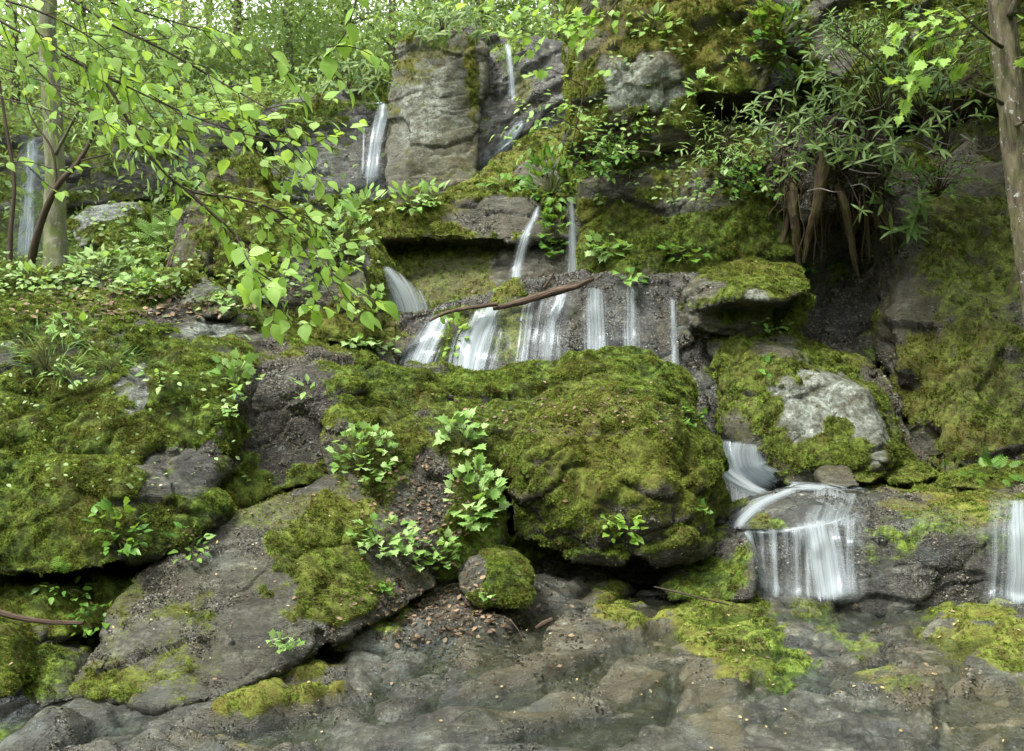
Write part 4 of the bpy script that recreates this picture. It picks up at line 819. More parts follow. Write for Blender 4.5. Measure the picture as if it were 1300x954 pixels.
# ------------------------------------------------------------------ trunks, log, sticks and roots
def P3(l): return [P(*a) for a in l]
def wood_thing(name, label, cat, pts, rad, mat, part="trunk", n=None, sides=12, rough=.12, ridge=0., freq=8, extra=(), group=None):
    org = P(*pts[0]); t = empty(name, org, label, cat, group)
    Bag().tube(P3(pts), rad, n=n, sides=sides, rough=rough, ridge=ridge, freq=freq, seed=len(name)).build(part, mat, t, org)
    for (pn, pp, rr) in extra: Bag().tube(P3(pp), rr, sides=6, rough=.15, freq=20).build(pn, mat, t, org)
    return t
wood_thing("bark_trunk_tree", "tall tree trunk with grey brown lichened bark at the right edge", 'tree', [(1345, 640, 7.6), (1335, 520, 7.5), (1318, 400, 7.5), (1298, 260, 7.5), (1284, 130, 7.5), (1270, 0, 7.5), (1262, -90, 7.5)],
    [.14, .105, .095, .09, .088, .085, .08], BARK, n=170, sides=40, rough=.10, ridge=.10, freq=22,
    extra=[("branch", [(1272, 132, 7.42), (1262, 125, 7.3), (1240, 115, 7.3), (1215, 100, 7.3)], [.018, .010, .006, .003]), ("branch", [(1272, 60, 7.42), (1255, 48, 7.3), (1225, 22, 7.2), (1190, -10, 7.2)], [.016, .010, .006, .003]),
           ("branch", [(1283, 20, 7.4), (1300, -20, 7.3), (1330, -60, 7.2)], [.035, .025, .02]), ("branch", [(1290, 160, 7.4), (1310, 148, 7.3), (1350, 120, 7.2)], [.02, .012, .008])])
CROWN_TREE = bpy.data.objects["bark_trunk_tree"]
wood_thing("mossy_trunk_tree", "pale mossy tree trunk standing beside the far left fall", 'tree', [(74, 368, 9.0), (70, 300, 9.0), (70, 220, 9.0), (66, 130, 9.0), (60, 40, 9.0), (66, -60, 9.0)],
    [.13, .09, .08, .075, .07, .06], BARK_MOSS, n=90, sides=20, rough=.10, ridge=.05, freq=14, extra=[("branch", [(68, 200, 8.95), (95, 150, 8.8), (120, 110, 8.6)], [.02, .012, .006])])
wood_thing("thin_dark_tree", "thin dark curving sapling stem at the left crossing the blue fall", 'tree', [(35, 352, 8.2), (50, 290, 8.1), (72, 238, 8.0), (100, 205, 8.0), (118, 170, 8.0), (126, 130, 7.9), (132, 90, 7.9)],
    [.035, .028, .024, .018, .014, .010, .006], TWIG, n=40, sides=8, extra=[("branch", [(72, 238, 8.0), (66, 190, 8.0), (40, 150, 8.0), (30, 110, 8)], [.012, .009, .006, .003]), ("branch", [(100, 205, 8.0), (140, 195, 7.9), (175, 185, 7.8)], [.008, .005, .003])])
wood_thing("thin_dark_tree", "thin bare grey sapling at the left edge in front of the dark cliff", 'tree', [(12, 345, 8.6), (14, 290, 8.6), (18, 230, 8.6), (6, 150, 8.6), (-5, 80, 8.6)], [.022, .018, .015, .012, .01], TWIG, n=24, sides=8)
wood_thing("fallen_log", "weathered fallen log lying on the lip of the middle ledge", 'log', [(626, 392, 9.25), (660, 384, 9.2), (700, 372, 9.2), (735, 362, 9.25), (754, 354, 9.35)], [.015, .027, .032, .027, .009], LOGM, "trunk", n=50, sides=14, rough=.3, ridge=.2, freq=16,
    extra=[("stub", [(690, 367, 9.2), (700, 352, 9.2), (704, 345, 9.2)], [.014, .009, .005])])
wood_thing("fallen_branch", "reddish brown rotting branch lying left of the log on the ledge lip", 'branch', [(545, 408, 9.2), (565, 398, 9.2), (590, 392, 9.2), (632, 386, 9.2)], [.008, .017, .019, .016], LOGM, "trunk", n=40, sides=12, rough=.4, ridge=.3, freq=20)
wood_thing("fallen_stick", "bleached stick with a broken orange end at lower left", 'stick', [(-20, 772, 5.3), (20, 784, 5.3), (60, 790, 5.3), (106, 791, 5.3)], [.016, .014, .011, .010], LOGM, "stem", n=24, sides=8, rough=.4, freq=20)
wood_thing("fallen_stick", "short dark stub of wood on the wet slabs at centre bottom", 'stick', [(680, 798, 5.9), (690, 792, 5.9), (702, 786, 5.9)], [.008, .014, .013], LOGM, "stem", n=12, sides=8, rough=.3, freq=30)
wood_thing("fallen_stick", "thin bent twig lying on the wet slabs near the mossy stone", 'stick', [(625, 780, 6.0), (645, 786, 6.0), (658, 800, 5.9), (666, 815, 5.85)], [.004, .004, .003, .002], TWIG, "stem", n=14, sides=6)
wood_thing("fallen_stick", "long thin twig leaning on the slabs under the central boulder at right", 'stick', [(830, 745, 6.5), (860, 752, 6.4), (900, 762, 6.3), (925, 768, 6.3)], [.004, .006, .005, .003], TWIG, "stem", n=14, sides=6)
wood_thing("dead_branch", "forked dead branch leaning beside the pointed rock", 'branch', [(200, 372, 8.0), (210, 345, 8.1), (218, 322, 8.2)], [.014, .010, .006], LOGM, "stem", n=14, sides=6, extra=[("fork", [(206, 356, 8.05), (216, 340, 8.0), (222, 318, 8)], [.006, .005, .003]), ("fork", [(196, 376, 8), (180, 362, 7.9), (168, 352, 7.9)], [.01, .012, .006])])
def crown_cloud(c, rad, n, size, clumps=60):
    cc = rng.normal(0, 1, (clumps, 3)); cc /= np.linalg.norm(cc, axis=1)[:, None]; cc *= (rng.random((clumps, 1)) ** .45)
    cc = cc * np.array(rad) + np.array(c); which = rng.integers(0, clumps, n); cr = rng.uniform(.16, .38, clumps) * min(rad)
    p = cc[which] + rng.normal(0, 1, (n, 3)) * cr[which][:, None] * np.array([1, 1, .45])
    D = rng.normal(0, 1, (n, 3)) + np.array([0, 0, -.3]); Nn = rng.normal(0, .6, (n, 3)) + np.array([0, 0, 1])
    return p, D, Nn, size * rng.uniform(.6, 1.3, n), np.clip(.5 + rng.normal(0, .18, clumps)[which] + rng.normal(0, .15, n), 0, 1), cc
def canopy(parent, centre, rad, n, size, clumps, name="crown"):
    pr = crown_cloud(np.array(centre), rad, n, size, clumps); leaf_cloud(name, TINY, LEAF_FAR, pr[0], pr[1], pr[2], pr[3], parent, tuple(parent.location), pr[4])
canopy(CROWN_TREE, (4.6, 8.0, 6.9), (2.1, 1.7, 1.2), 5000, .14, 70)  # unseen crown, added above the trunk to shade the right cliff
canopy(CROWN_TREE, (2.2, 8.2, 6.9), (1.6, 1.2, .9), 2600, .14, 60)  # second unseen crown, put where it blocks sun from the right cliff
_o = np.array(CROWN_TREE.location); Bag().tube([(3.3, 7.5, 5.6), (2.9, 7.8, 6.3), (2.2, 8.1, 6.8), (1.2, 8.3, 7.0)], [.06, .05, .035, .015], sides=8, rough=.1).build("limb", BARK, CROWN_TREE, _o)  # added unseen limb that joins the second shading crown to the trunk
# hanging roots over the cleft
RG = "roots hanging over the cleft edge"
for lab, pts, rad in [
    ("thick red brown root hanging down in front of the cleft", [(1048, 190, 9.75), (1044, 215, 9.66), (1040, 240, 9.66), (1036, 268, 9.7), (1026, 300, 9.85), (1020, 335, 9.95)], [.05, .065, .055, .045, .03, .012]),
    ("grey root trunk left of the thick red brown one", [(1008, 225, 9.95), (1006, 255, 9.8), (1010, 290, 9.85), (1014, 340, 10.0)], [.03, .05, .045, .02]),
    ("pale brown root bending right then straight down", [(1062, 235, 9.75), (1072, 262, 9.7), (1078, 290, 9.8), (1084, 325, 9.9), (1090, 352, 10.0)], [.03, .04, .034, .024, .008]),
    ("thin brown root at the left of the root cluster", [(1005, 250, 10.0), (998, 285, 10.0), (992, 318, 10.0), (995, 335, 10.1)], [.03, .028, .025, .01]),
    ("slim dangling root with a curled tip right of the cluster", [(1120, 270, 9.9), (1130, 300, 9.9), (1135, 330, 10), (1148, 360, 10)], [.03, .018, .01, .004]),
    ("dark root creeping down the cleft behind the others", [(1088, 215, 9.9), (1096, 245, 9.9), (1100, 280, 10.0), (1104, 330, 10.1)], [.025, .03, .022, .010])]:
    wood_thing("hanging_root", lab, 'root', pts, rad, ROOTM, "root_stem", n=50, sides=12, rough=.35, ridge=.5, freq=22, group=RG)
bagr = Bag()
for k in range(150):
    u, v = rng.uniform(990, 1125), rng.uniform(185, 250); Y = rng.uniform(9.7, 10.0); l = rng.uniform(25, 110); pts = [P(u, v, Y)]
    for s in range(4): u += rng.normal(0, 5); v += l / 4; pts.append(P(u, v, Y + .05 * s))
    r = rng.uniform(.002, .010); bagr.tube(pts, [r, r * .9, r * .6, r * .2], sides=5, rough=.2)
tag(bagr.build("rootlets", ROOTM), "curtain of thin hanging rootlets under the peaty bank", 'roots', None, 'stuff')
# bleached dead twigs above the cleft
bagd = Bag()
for k in range(46):
    u, v = rng.uniform(1020, 1235), rng.uniform(140, 250); Y = rng.uniform(9.2, 10.0); a = rng.uniform(-.6, .5); l = rng.uniform(18, 70); pts = [P(u, v, Y)]
    for s in range(3): a += rng.normal(0, .45); u += l / 3 * math.cos(a); v += l / 3 * math.sin(a) + 2; pts.append(P(u, v, Y + rng.uniform(-.1, .1)))
    r = rng.uniform(.003, .008); bagd.tube(pts, [r, r * .8, r * .5, r * .2], sides=5)
tag(bagd.build("dead_brushwood", GREYWOOD), "tangle of bleached dead twigs caught above the cleft at right", 'brushwood', None, 'stuff')

# ------------------------------------------------------------------ herbs growing on the rocks
def herb(name, label, u, v, rx, rz, n, leaf_px, lib, mat, cat='plant', group=None, face=.55, spread=.12, root=None, part="leaf", hang=False, dirup=0.2):
    """n leaves fill an oval of the picture just in front of the rock they grow on, each on its stalk from the root"""
    ru, rv = root or (u, v + rz * .7); h = pick(ru, rv)
    if not h: return
    org = np.array(h[0]); t = empty(name, org, label, cat, group); B = Bag(); ms = leaf_meshes(lib, mat); ls = leaf_px / F * org[1]
    for k in range(n):
        a = rng.uniform(0, 2 * math.pi); r = math.sqrt(rng.random()); cu, cv = u + rx * r * math.cos(a), v + rz * r * math.sin(a)
        q = pick(cu, cv); sy = min(q[0][1], org[1] + .15) if q else org[1]
        sy = max(sy, org[1] - .5); pos = P(cu, cv, sy - rng.uniform(.03, spread + .03))
        out = pos - org; out[1] -= .05; out /= max(np.linalg.norm(out), 1e-6)
        d = out * .8 + np.array([rng.normal(0, .35), rng.normal(-.25, .3), rng.normal(dirup - .35, .25)]); d /= np.linalg.norm(d)
        nr = np.array([rng.normal(0, .28), -face + rng.normal(0, .22), .85]); s = ls * rng.uniform(.65, 1.2)
        leafobj(ms[rng.integers(len(ms))], t, org, pos, d, nr, s)
        mid = (pos + org) / 2 + np.array([0, -.02, .04]); rr = .22 * org[1] / F
        B.tube([org, mid, pos], [rr * 1.3, rr, rr * .7], n=5, sides=4)
    B.build("stalks", STEM, t, org); return t
H, M, O, D = "herb", LEAF_HERB, L_OVATE, LEAF_DEEP
PLANTS = [
 ("broadleaf_herb", "bright toothed herb growing at the top of the dark crusted hollow", 300, 480, 34, 26, 26, 15, L_MAPLE, M, {}),
 ("broadleaf_herb", "small paired herb below the bright toothed one with brown withered leaves", 285, 515, 22, 16, 10, 12, L_MAPLE, M, {}),
 ("broadleaf_herb", "tiny lone sprig with drooping leaves inside the dark crusted hollow", 383, 496, 14, 14, 9, 15, L_OVATE, M, {}),
 ("broadleaf_herb", "dense herb patch on the rounded rock right of the hollow", 460, 575, 40, 38, 60, 13, L_MAPLE, M, {}),
 ("broadleaf_herb", "herb spray trailing along the crest of the rounded rock", 470, 440, 42, 12, 22, 12, L_MAPLE, M, {}),
 ("broadleaf_herb", "tall column of pale lobed leaves left of the central boulder, upper part", 588, 552, 26, 24, 22, 19, L_MAPLE, M, {}),
 ("broadleaf_herb", "lower part of the pale lobed leaf column left of the central boulder", 605, 628, 34, 42, 42, 19, L_MAPLE, M, {}),
 ("broadleaf_herb", "wide herb cushion low on the rounded rock above the leaf litter", 485, 680, 42, 24, 46, 15, L_MAPLE, M, {}),
 ("broadleaf_herb", "herb clump between the low cushion and the small domed stone", 550, 700, 32, 26, 36, 14, L_MAPLE, M, {}),
 ("broadleaf_herb", "small herb sprig at the waterline above the leaf litter", 492, 745, 10, 8, 9, 10, L_MAPLE, D, {}),
 ("broadleaf_herb", "two leaf sprig on the small domed stone", 620, 752, 12, 7, 6, 10, L_MAPLE, M, {}),
 ("glossy_herb", "lush glossy green herb under the left mossy bulge", 150, 672, 36, 34, 52, 16, O, D, {}),
 ("glossy_herb", "pale shrublet right of the lush glossy herb beside the slab top", 238, 690, 26, 24, 26, 13, O, D, {}),
 ("glossy_herb", "round leaved herb spilling over the lower left moss by the stick", 118, 790, 30, 28, 40, 14, O, D, {}),
 ("glossy_herb", "small creeping sprigs on the lowest left moss slope", 80, 750, 34, 14, 18, 11, O, D, {}),
 ("glossy_herb", "little herb on the mossy slab at the bottom centre left", 360, 815, 20, 12, 18, 12, L_MAPLE, M, {}),
 ("glossy_herb", "fresh star leaved sprig in the dark hollow of the central boulder", 792, 668, 26, 20, 24, 18, O, LEAF_BRIGHT, {}),
 ("broadleaf_herb", "herb on the upper right shoulder of the central boulder", 878, 530, 16, 14, 14, 12, L_MAPLE, D, {}),
 ("broadleaf_herb", "tiny sprig low on the right side of the central boulder", 893, 650, 8, 10, 7, 10, L_MAPLE, D, {}),
 ("fern", "small fern frond hanging below the left mossy bulge", 80, 710, 14, 6, 5, 26, L_FERN, D, {}),
 ("fern", "feathery fern clump on the shoulder of the upright boulder", 215, 305, 30, 22, 44, 26, L_FERN, LEAF_HERB, {}),
 ("fern", "ferny plants on the flat mossy stone at the right edge", 1258, 600, 30, 13, 26, 22, L_FERN, D, {}),
 ("fern", "small fern sprig at the foot of the right cliff", 1212, 583, 12, 8, 8, 18, L_FERN, D, {}),
 ("grassy_plant", "grass tufts and sprigs on the upper left of the outcrop", 60, 450, 46, 34, 80, 22, L_BLADE, D, dict(dirup=.7)),
 ("broadleaf_herb", "pale spotted herb among the grass on the left outcrop", 95, 415, 34, 14, 18, 15, O, M, {}),
 ("broadleaf_herb", "low herbs at the left of the outcrop under the grass", 85, 475, 30, 14, 16, 14, O, M, {}),
 ("grassy_plant", "thin grass blades in the middle of the outcrop", 140, 460, 30, 18, 30, 20, L_BLADE, D, dict(dirup=.7)),
 ("broadleaf_herb", "scattered sprigs right of the bare spot on the outcrop", 205, 480, 26, 12, 12, 13, O, M, {}),
 ("broadleaf_herb", "leafy herbs under the left trees along the outcrop crest", 40, 352, 50, 14, 46, 15, O, M, {}),
 ("broadleaf_herb", "dense herbs right of the mossy trunk on the outcrop crest", 130, 340, 42, 22, 80, 14, O, M, {}),
 ("broadleaf_herb", "herbs between the crest and the pointed rock", 180, 358, 26, 14, 34, 13, L_MAPLE, M, {}),
 ("broadleaf_herb", "herbs around the foot of the pointed rock", 300, 382, 30, 12, 22, 13, L_MAPLE, M, {}),
 ("broadleaf_herb", "herb clump on the top left of the layered block below the upper left fall", 460, 258, 26, 20, 34, 15, O, M, {}),
 ("broadleaf_herb", "bushy herb on the mossy cap of the layered block", 520, 252, 22, 18, 30, 15, O, M, {}),
 ("broadleaf_herb", "second bushy herb right of the first on the mossy cap", 550, 248, 18, 14, 22, 14, O, M, {}),
 ("broadleaf_herb", "herb row on the top edge right of the mossy cap", 642, 234, 28, 10, 26, 14, O, D, {}),
 ("broadleaf_herb", "leafy stems draping over the mossy pillar at left", 440, 300, 26, 40, 40, 15, L_MAPLE, M, {}),
 ("broadleaf_herb", "herbs in the crevice left of the short fat fall", 470, 385, 20, 20, 16, 13, L_MAPLE, M, {}),
 ("broadleaf_herb", "sprigs growing between the two left falls of the middle ledge", 575, 425, 20, 24, 22, 13, O, LEAF_BRIGHT, {}),
 ("broadleaf_herb", "herb tuft low on the ledge left of the slanting fall", 462, 437, 26, 10, 20, 13, L_MAPLE, M, {}),
 ("hanging_shrub", "green shrub hanging between the curved fall and the straight veil", 700, 225, 30, 36, 110, 15, O, D, {}),
 ("hanging_shrub", "dark trailing leaves under the green hanging shrub", 702, 290, 18, 34, 40, 12, L_MAPLE, D, {}),
 ("broadleaf_herb", "star leaved herb on the cliff foot right of the straight veil", 770, 312, 26, 14, 22, 15, L_MAPLE, M, {}),
 ("broadleaf_herb", "small herbs on the green slope beside the overhanging boulder", 870, 320, 30, 12, 18, 13, L_MAPLE, D, {}),
 ("broadleaf_herb", "sprig beside the log end on the ledge lip", 800, 352, 18, 8, 12, 12, L_MAPLE, D, {}),
 ("broadleaf_herb", "herb sprigs on top of the half mossy boulder", 985, 412, 26, 9, 16, 12, O, M, {}),
 ("broadleaf_herb", "little herb on the top right corner of the overhanging boulder", 1020, 338, 16, 9, 10, 13, L_MAPLE, D, {}),
 ("broadleaf_herb", "herb on the bare spot of the half mossy boulder", 968, 470, 9, 12, 7, 12, O, D, {}),
 ("hanging_shrub", "green leafy shrub hanging in the cleft at the top", 985, 40, 36, 42, 110, 15, O, D, {}),
 ("hanging_shrub", "bright leafy stems in the cleft below the shrub", 1020, 110, 30, 26, 50, 14, L_MAPLE, D, {}),
 ("broadleaf_herb", "pale herb patch on the golden moss brow of the cliff, left one", 830, 30, 36, 14, 30, 14, O, M, {}),
 ("broadleaf_herb", "maple leaved sprig on the face of the mossy cliff", 885, 108, 16, 12, 10, 17, L_MAPLE, M, {}),
 ("broadleaf_herb", "upright pale sprig on the golden moss brow", 935, 75, 20, 16, 16, 15, L_LANCE, M, {}),
]
for (nm, lab, u, v, rx, rz, n, px, lib, mat, kw) in PLANTS:
    k = 1.5 if (lib is L_MAPLE and n > 12) else 1.15
    herb(nm, lab, u, v, rx, rz, int(n * k), px * (.86 if k > 1.2 else 1), lib, mat, **kw)

# twiggy undergrowth on the ledges of the right cliff: shrubs with thin stems and small leaves
def twiggy_shrub(name, label, base, tips, leaf_px, lib, mat, nleaf=5, stemr=.006, cat='shrub', stemmat=TWIG, whorl=0, maxleaf=300):
    org = P(*base); t = empty(name, org, label, cat); B = Bag(); ms = leaf_meshes(lib, mat); cnt = 0
    for (u, v, Y) in tips:
        tip = P(u, v, Y); mid = org * .45 + tip * .55 + np.array([rng.normal(0, .06), rng.normal(0, .06), .08 + rng.normal(0, .05)])
        B.tube([org, mid, tip], [stemr, stemr * .7, stemr * .35], n=9, sides=5)
        ax_ = tip - mid; ax_ /= np.linalg.norm(ax_); s0 = leaf_px / F * Y
        if whorl:
            ax_ = ax_ * .5 + np.array([rng.normal(0, .3), -.45, .7]); ax_ /= np.linalg.norm(ax_)
            e1 = np.cross(ax_, [0.3, 1, .1]); e1 /= np.linalg.norm(e1); e2 = np.cross(ax_, e1); ph = rng.uniform(0, 6)
            for k in range(max(4, whorl + rng.integers(-3, 2))):
                if cnt >= maxleaf: break
                a = ph + k * 6.283 / whorl + rng.normal(0, .35); el = rng.normal(.1, .5)
                d = (e1 * math.cos(a) + e2 * math.sin(a)) * math.cos(el) + ax_ * math.sin(el)
                leafobj(ms[rng.integers(len(ms))], t, org, tip, d, ax_ + d * -.1, s0 * rng.uniform(.5, 1.1)); cnt += 1
        else:
            for k in range(nleaf):
                if cnt >= maxleaf: break
                f = rng.uniform(.35, 1); p = (org * (1 - f) ** 2 + mid * 2 * f * (1 - f) + tip * f * f) + rng.normal(0, .012, 3)
                d = ax_ * .5 + np.array([rng.normal(0, .7), rng.normal(-.2, .4), rng.normal(0, .4)])
                leafobj(ms[rng.integers(len(ms))], t, org, p, d, np.array([rng.normal(0, .3), -.5, .8]), s0 * rng.uniform(.6, 1.2)); cnt += 1
    B.build("stems", stemmat, t, org); return t
def tips_in(n, u0, u1, v0, v1, Y0, Y1): return [(rng.uniform(u0, u1), rng.uniform(v0, v1), rng.uniform(Y0, Y1)) for _ in range(n)]
R_ = LEAF_RHODO
for lab, base, box, n, px in [
    ("rhododendron with long leaves at upper right between cleft and trunk", (1130, 170, 9.9), (1020, 1150, 20, 130, 9.0, 9.8), 42, 20),
    ("rhododendron reaching down over the cleft, middle of the right side", (1100, 190, 9.8), (1060, 1160, 100, 205, 8.9, 9.7), 42, 19),
    ("rhododendron closest to the right trunk", (1200, 200, 9.4), (1120, 1250, 50, 190, 8.7, 9.3), 40, 19),
    ("low dark rhododendron between the cleft shrub and the thick root", (1040, 170, 10.0), (950, 1050, 120, 190, 9.3, 9.8), 40, 17),
    ("rhododendron filling the top of the right cliff beyond the others", (1180, 120, 9.8), (1150, 1290, 10, 120, 9.0, 9.7), 40, 18),
    ("leafy rhododendron tuft drooping over the root tops", (1045, 165, 9.8), (995, 1090, 165, 225, 9.2, 9.6), 22, 18),
    ("small rhododendron with drooping leaves low in the dark cleft", (1120, 250, 9.9), (1110, 1170, 250, 300, 9.4, 9.8), 10, 26),
    ("rhododendron sprigs beside the thick hanging root", (1060, 215, 9.9), (1080, 1140, 190, 270, 9.3, 9.7), 10, 18),
    ("rhododendron on the edge above the high thin waterfall", (560, 40, 14.2), (520, 640, 5, 50, 13.4, 14.2), 26, 20),
    ("evergreen shrub over the upper left waterfall", (440, 118, 15), (390, 500, 60, 118, 14.2, 15.2), 30, 18)]:
    twiggy_shrub("rhododendron", lab, base, tips_in(n, *box), px, L_LANCE, R_, whorl=7, stemr=.005)
for lab, base, box, n, px, lib, mat in [
    ("twiggy shrub with tiny leaves on the first cliff ledge at left", (790, 200, 10.6), (730, 850, 130, 200, 9.9, 10.6), 50, 10, L_OVATE, LEAF_HERB),
    ("twiggy reddish shrub on the cliff ledge above the green slope", (920, 210, 10.3), (850, 990, 130, 215, 9.7, 10.2), 54, 10, L_LANCE, LEAF_HERB),
    ("low bush trailing off the cliff ledge toward the cleft", (960, 240, 10.1), (880, 1010, 190, 250, 9.6, 10.0), 40, 10, L_OVATE, LEAF_DEEP),
    ("fine leaved shrub matting the cliff below the right rhododendrons", (1190, 250, 9.7), (1110, 1260, 190, 260, 9.2, 9.6), 46, 10, L_OVATE, LEAF_DEEP),
    ("thin leaved bush at the top of the cliff between cleft and maple sprays", (1090, 60, 10.4), (1030, 1130, 0, 60, 9.8, 10.3), 40, 12, L_LANCE, LEAF_HERB),
    ("leafy bush at the left end of the cliff ledge over the veil", (745, 215, 10.6), (715, 810, 165, 235, 10.0, 10.5), 40, 11, L_OVATE, LEAF_DEEP)]:
    twiggy_shrub("twiggy_shrub", lab, base, tips_in(n, *box), px, lib, mat, nleaf=5, stemr=.004, maxleaf=260)
def maple_twig(name, label, stems, leaf_px, spacing=11, lib=L_MAPLE, mat=LEAF_BRIGHT, cat='branch', stemmat=TWIG, r0=.006, flat=.55, droop=.35, jitter=.3, sub=0, sublen=60, maxleaf=300, subang=.7, face=.5, w=.4, group=None, dens2=.35):
    org = P(*stems[0][0]); t = empty(name, org, label, cat, group); ms = leaf_meshes(lib, mat); cnt = 0
    def run(pl, rr, leafy=True, depth=0):
        nonlocal cnt
        n = max(4, int(sum(math.hypot(pl[i + 1][0] - pl[i][0], pl[i + 1][1] - pl[i][1]) for i in range(len(pl) - 1)) / spacing))
        C = catmull(P3(pl), n + 1); B = Bag().tube(P3(pl), [rr, rr * .7, rr * .35], n=n + 1, sides=5); B.build("twig" if depth else "stem", stemmat, t, org)
        T = np.gradient(C, axis=0)
        for i in range(1, n + 1):
            Y = C[i][1]; side = 1 if i % 2 else -1; tv = T[i] / np.linalg.norm(T[i])
            nr = np.array([rng.normal(0, .4), -face * .8 + rng.normal(0, .38), .8]); nr /= np.linalg.norm(nr); lat = np.cross(nr, tv)
            if depth < sub and 1 < i < n and (i % 2 == 0 or rng.random() < dens2):
                u, v = CU + C[i][0] / Y * F, CV - (C[i][2] - CH) / Y * F; L = sublen * rng.uniform(.5, 1.1)
                a0 = math.atan2(-(tv[2]), tv[0]) + side * (1 if (i // 2) % 2 else -1) * subang * rng.uniform(.6, 1.2)
                e = [(u, v, Y)]; 
                for k in range(3): a0 += rng.normal(.06, .12); u += L / 3 * math.cos(a0); v += L / 3 * math.sin(a0); e.append((u, v, Y + rng.uniform(-.1, .1)))
                run(e, rr * .45, True, depth + 1)
            if cnt < maxleaf and (leafy or i == n) and rng.random() < (.92 if depth >= sub else .5):
                d = tv * .75 + lat * side * .8 + np.array([0, 0, -droop]) + rng.normal(0, jitter * .5, 3)
                if i == n: d = tv + np.array([0, 0, -droop])
                leafobj(ms[rng.integers(len(ms))], t, org, C[i] + rng.normal(0, .004, 3), d, nr, leaf_px / F * Y * rng.uniform(.45, 1.15)); cnt += 1
    for s in stems: run(s, r0)
    return t
# foreground beech-like sprays hanging in from the upper left
BG = "leafy sprays hanging in from the upper left"
maple_twig("leafy_branch", "long leafy spray sweeping from the top left corner to the right", [[(-30, 10, 3.9), (60, 60, 3.9), (150, 105, 3.9), (250, 150, 3.9), (330, 175, 3.9), (412, 188, 3.9)]], 23, 13, L_BEECH, sub=1, sublen=80, group=BG, dens2=.45, r0=.005)
maple_twig("leafy_branch", "upper leafy spray starting at the top edge above the long one", [[(50, -30, 4.2), (130, 25, 4.2), (210, 65, 4.2), (290, 110, 4.2), (360, 150, 4.1), (395, 175, 4.1)]], 22, 13, L_BEECH, sub=1, sublen=80, group=BG, dens2=.45, r0=.006)
maple_twig("leafy_branch", "dense bright spray along the top edge at left", [[(60, -25, 3.7), (130, 0, 3.7), (200, 22, 3.7), (280, 45, 3.7)], [(-30, -10, 3.8), (50, 15, 3.8), (110, 45, 3.8), (160, 85, 3.8)]], 23, 13, L_BEECH, sub=1, sublen=70, group=BG, dens2=.45, r0=.005)
maple_twig("leafy_branch", "left edge spray dropping beside the mossy trunk", [[(-30, 40, 4.3), (30, 75, 4.3), (80, 120, 4.3), (140, 160, 4.3), (170, 190, 4.3)]], 20, 13, L_BEECH, sub=1, sublen=55, group=BG, r0=.004)
maple_twig("leafy_branch", "forked dark stem curving down to the pale leaf tips at the middle left", [[(120, 80, 4.4), (150, 130, 4.4), (185, 190, 4.4), (235, 240, 4.4), (300, 252, 4.4), (350, 268, 4.4), (400, 305, 4.4), (440, 345, 4.4)],
    [(235, 240, 4.4), (290, 290, 4.4), (330, 330, 4.4)]], 22, 14, L_BEECH, sub=1, sublen=42, group=BG, r0=.008)
maple_twig("leafy_branch", "lowest hanging leaf cluster in front of the crusted hollow", [[(300, 300, 3.9), (320, 340, 3.8), (350, 385, 3.8), (385, 425, 3.8)], [(320, 340, 3.8), (365, 372, 3.8), (405, 400, 3.8)]], 27, 12, L_BEECH, sub=1, sublen=34, group=BG, r0=.003)
maple_twig("leafy_branch", "leaf cluster with backlit leaves hanging in front of the left mossy boulders", [[(395, 310, 3.8), (420, 345, 3.7), (455, 370, 3.7), (485, 385, 3.7)], [(420, 345, 3.7), (445, 385, 3.7), (470, 400, 3.7)]], 30, 14, L_BEECH, group=BG, r0=.003)
maple_twig("leafy_branch", "isolated spray of big pale leaves near the top, left of the pillar", [[(335, 60, 3.6), (365, 95, 3.6), (385, 130, 3.6)], [(460, -30, 3.6), (440, 40, 3.6), (415, 75, 3.6), (440, 112, 3.6)], [(415, 60, 3.6), (450, 60, 3.6), (485, 78, 3.6)]], 29, 14, L_BEECH, group=BG, r0=.003)
maple_twig("leafy_branch", "small spray of round leaves by the thin dark sapling", [[(-20, 215, 4.6), (30, 205, 4.6), (70, 215, 4.6), (100, 208, 4.6)], [(30, 205, 4.6), (60, 235, 4.6), (80, 245, 4.6)]], 20, 12, L_BEECH, group=BG, r0=.003)
maple_twig("leafy_branch", "pale leafy spray crossing the mossy trunk high on the left", [[(-30, -30, 4.5), (40, 35, 4.5), (110, 85, 4.5), (190, 120, 4.5), (255, 165, 4.5)]], 20, 13, L_BEECH, sub=1, sublen=70, group=BG, r0=.004, dens2=.4)
maple_twig("leafy_branch", "spray of leaves running down to the right over the undercut cliff", [[(190, 60, 4.6), (240, 120, 4.6), (300, 170, 4.6), (350, 215, 4.6), (385, 235, 4.6)]], 19, 13, L_BEECH, sub=1, sublen=60, group=BG, r0=.004, dens2=.4)
maple_twig("leafy_branch", "leafy tips drooping under the forked stem at the left middle", [[(300, 252, 4.3), (350, 280, 4.3), (395, 330, 4.3), (425, 385, 4.3)], [(350, 268, 4.3), (400, 282, 4.3), (430, 320, 4.3)]], 20, 12, L_BEECH, sub=1, sublen=40, group=BG, r0=.003, dens2=.6)
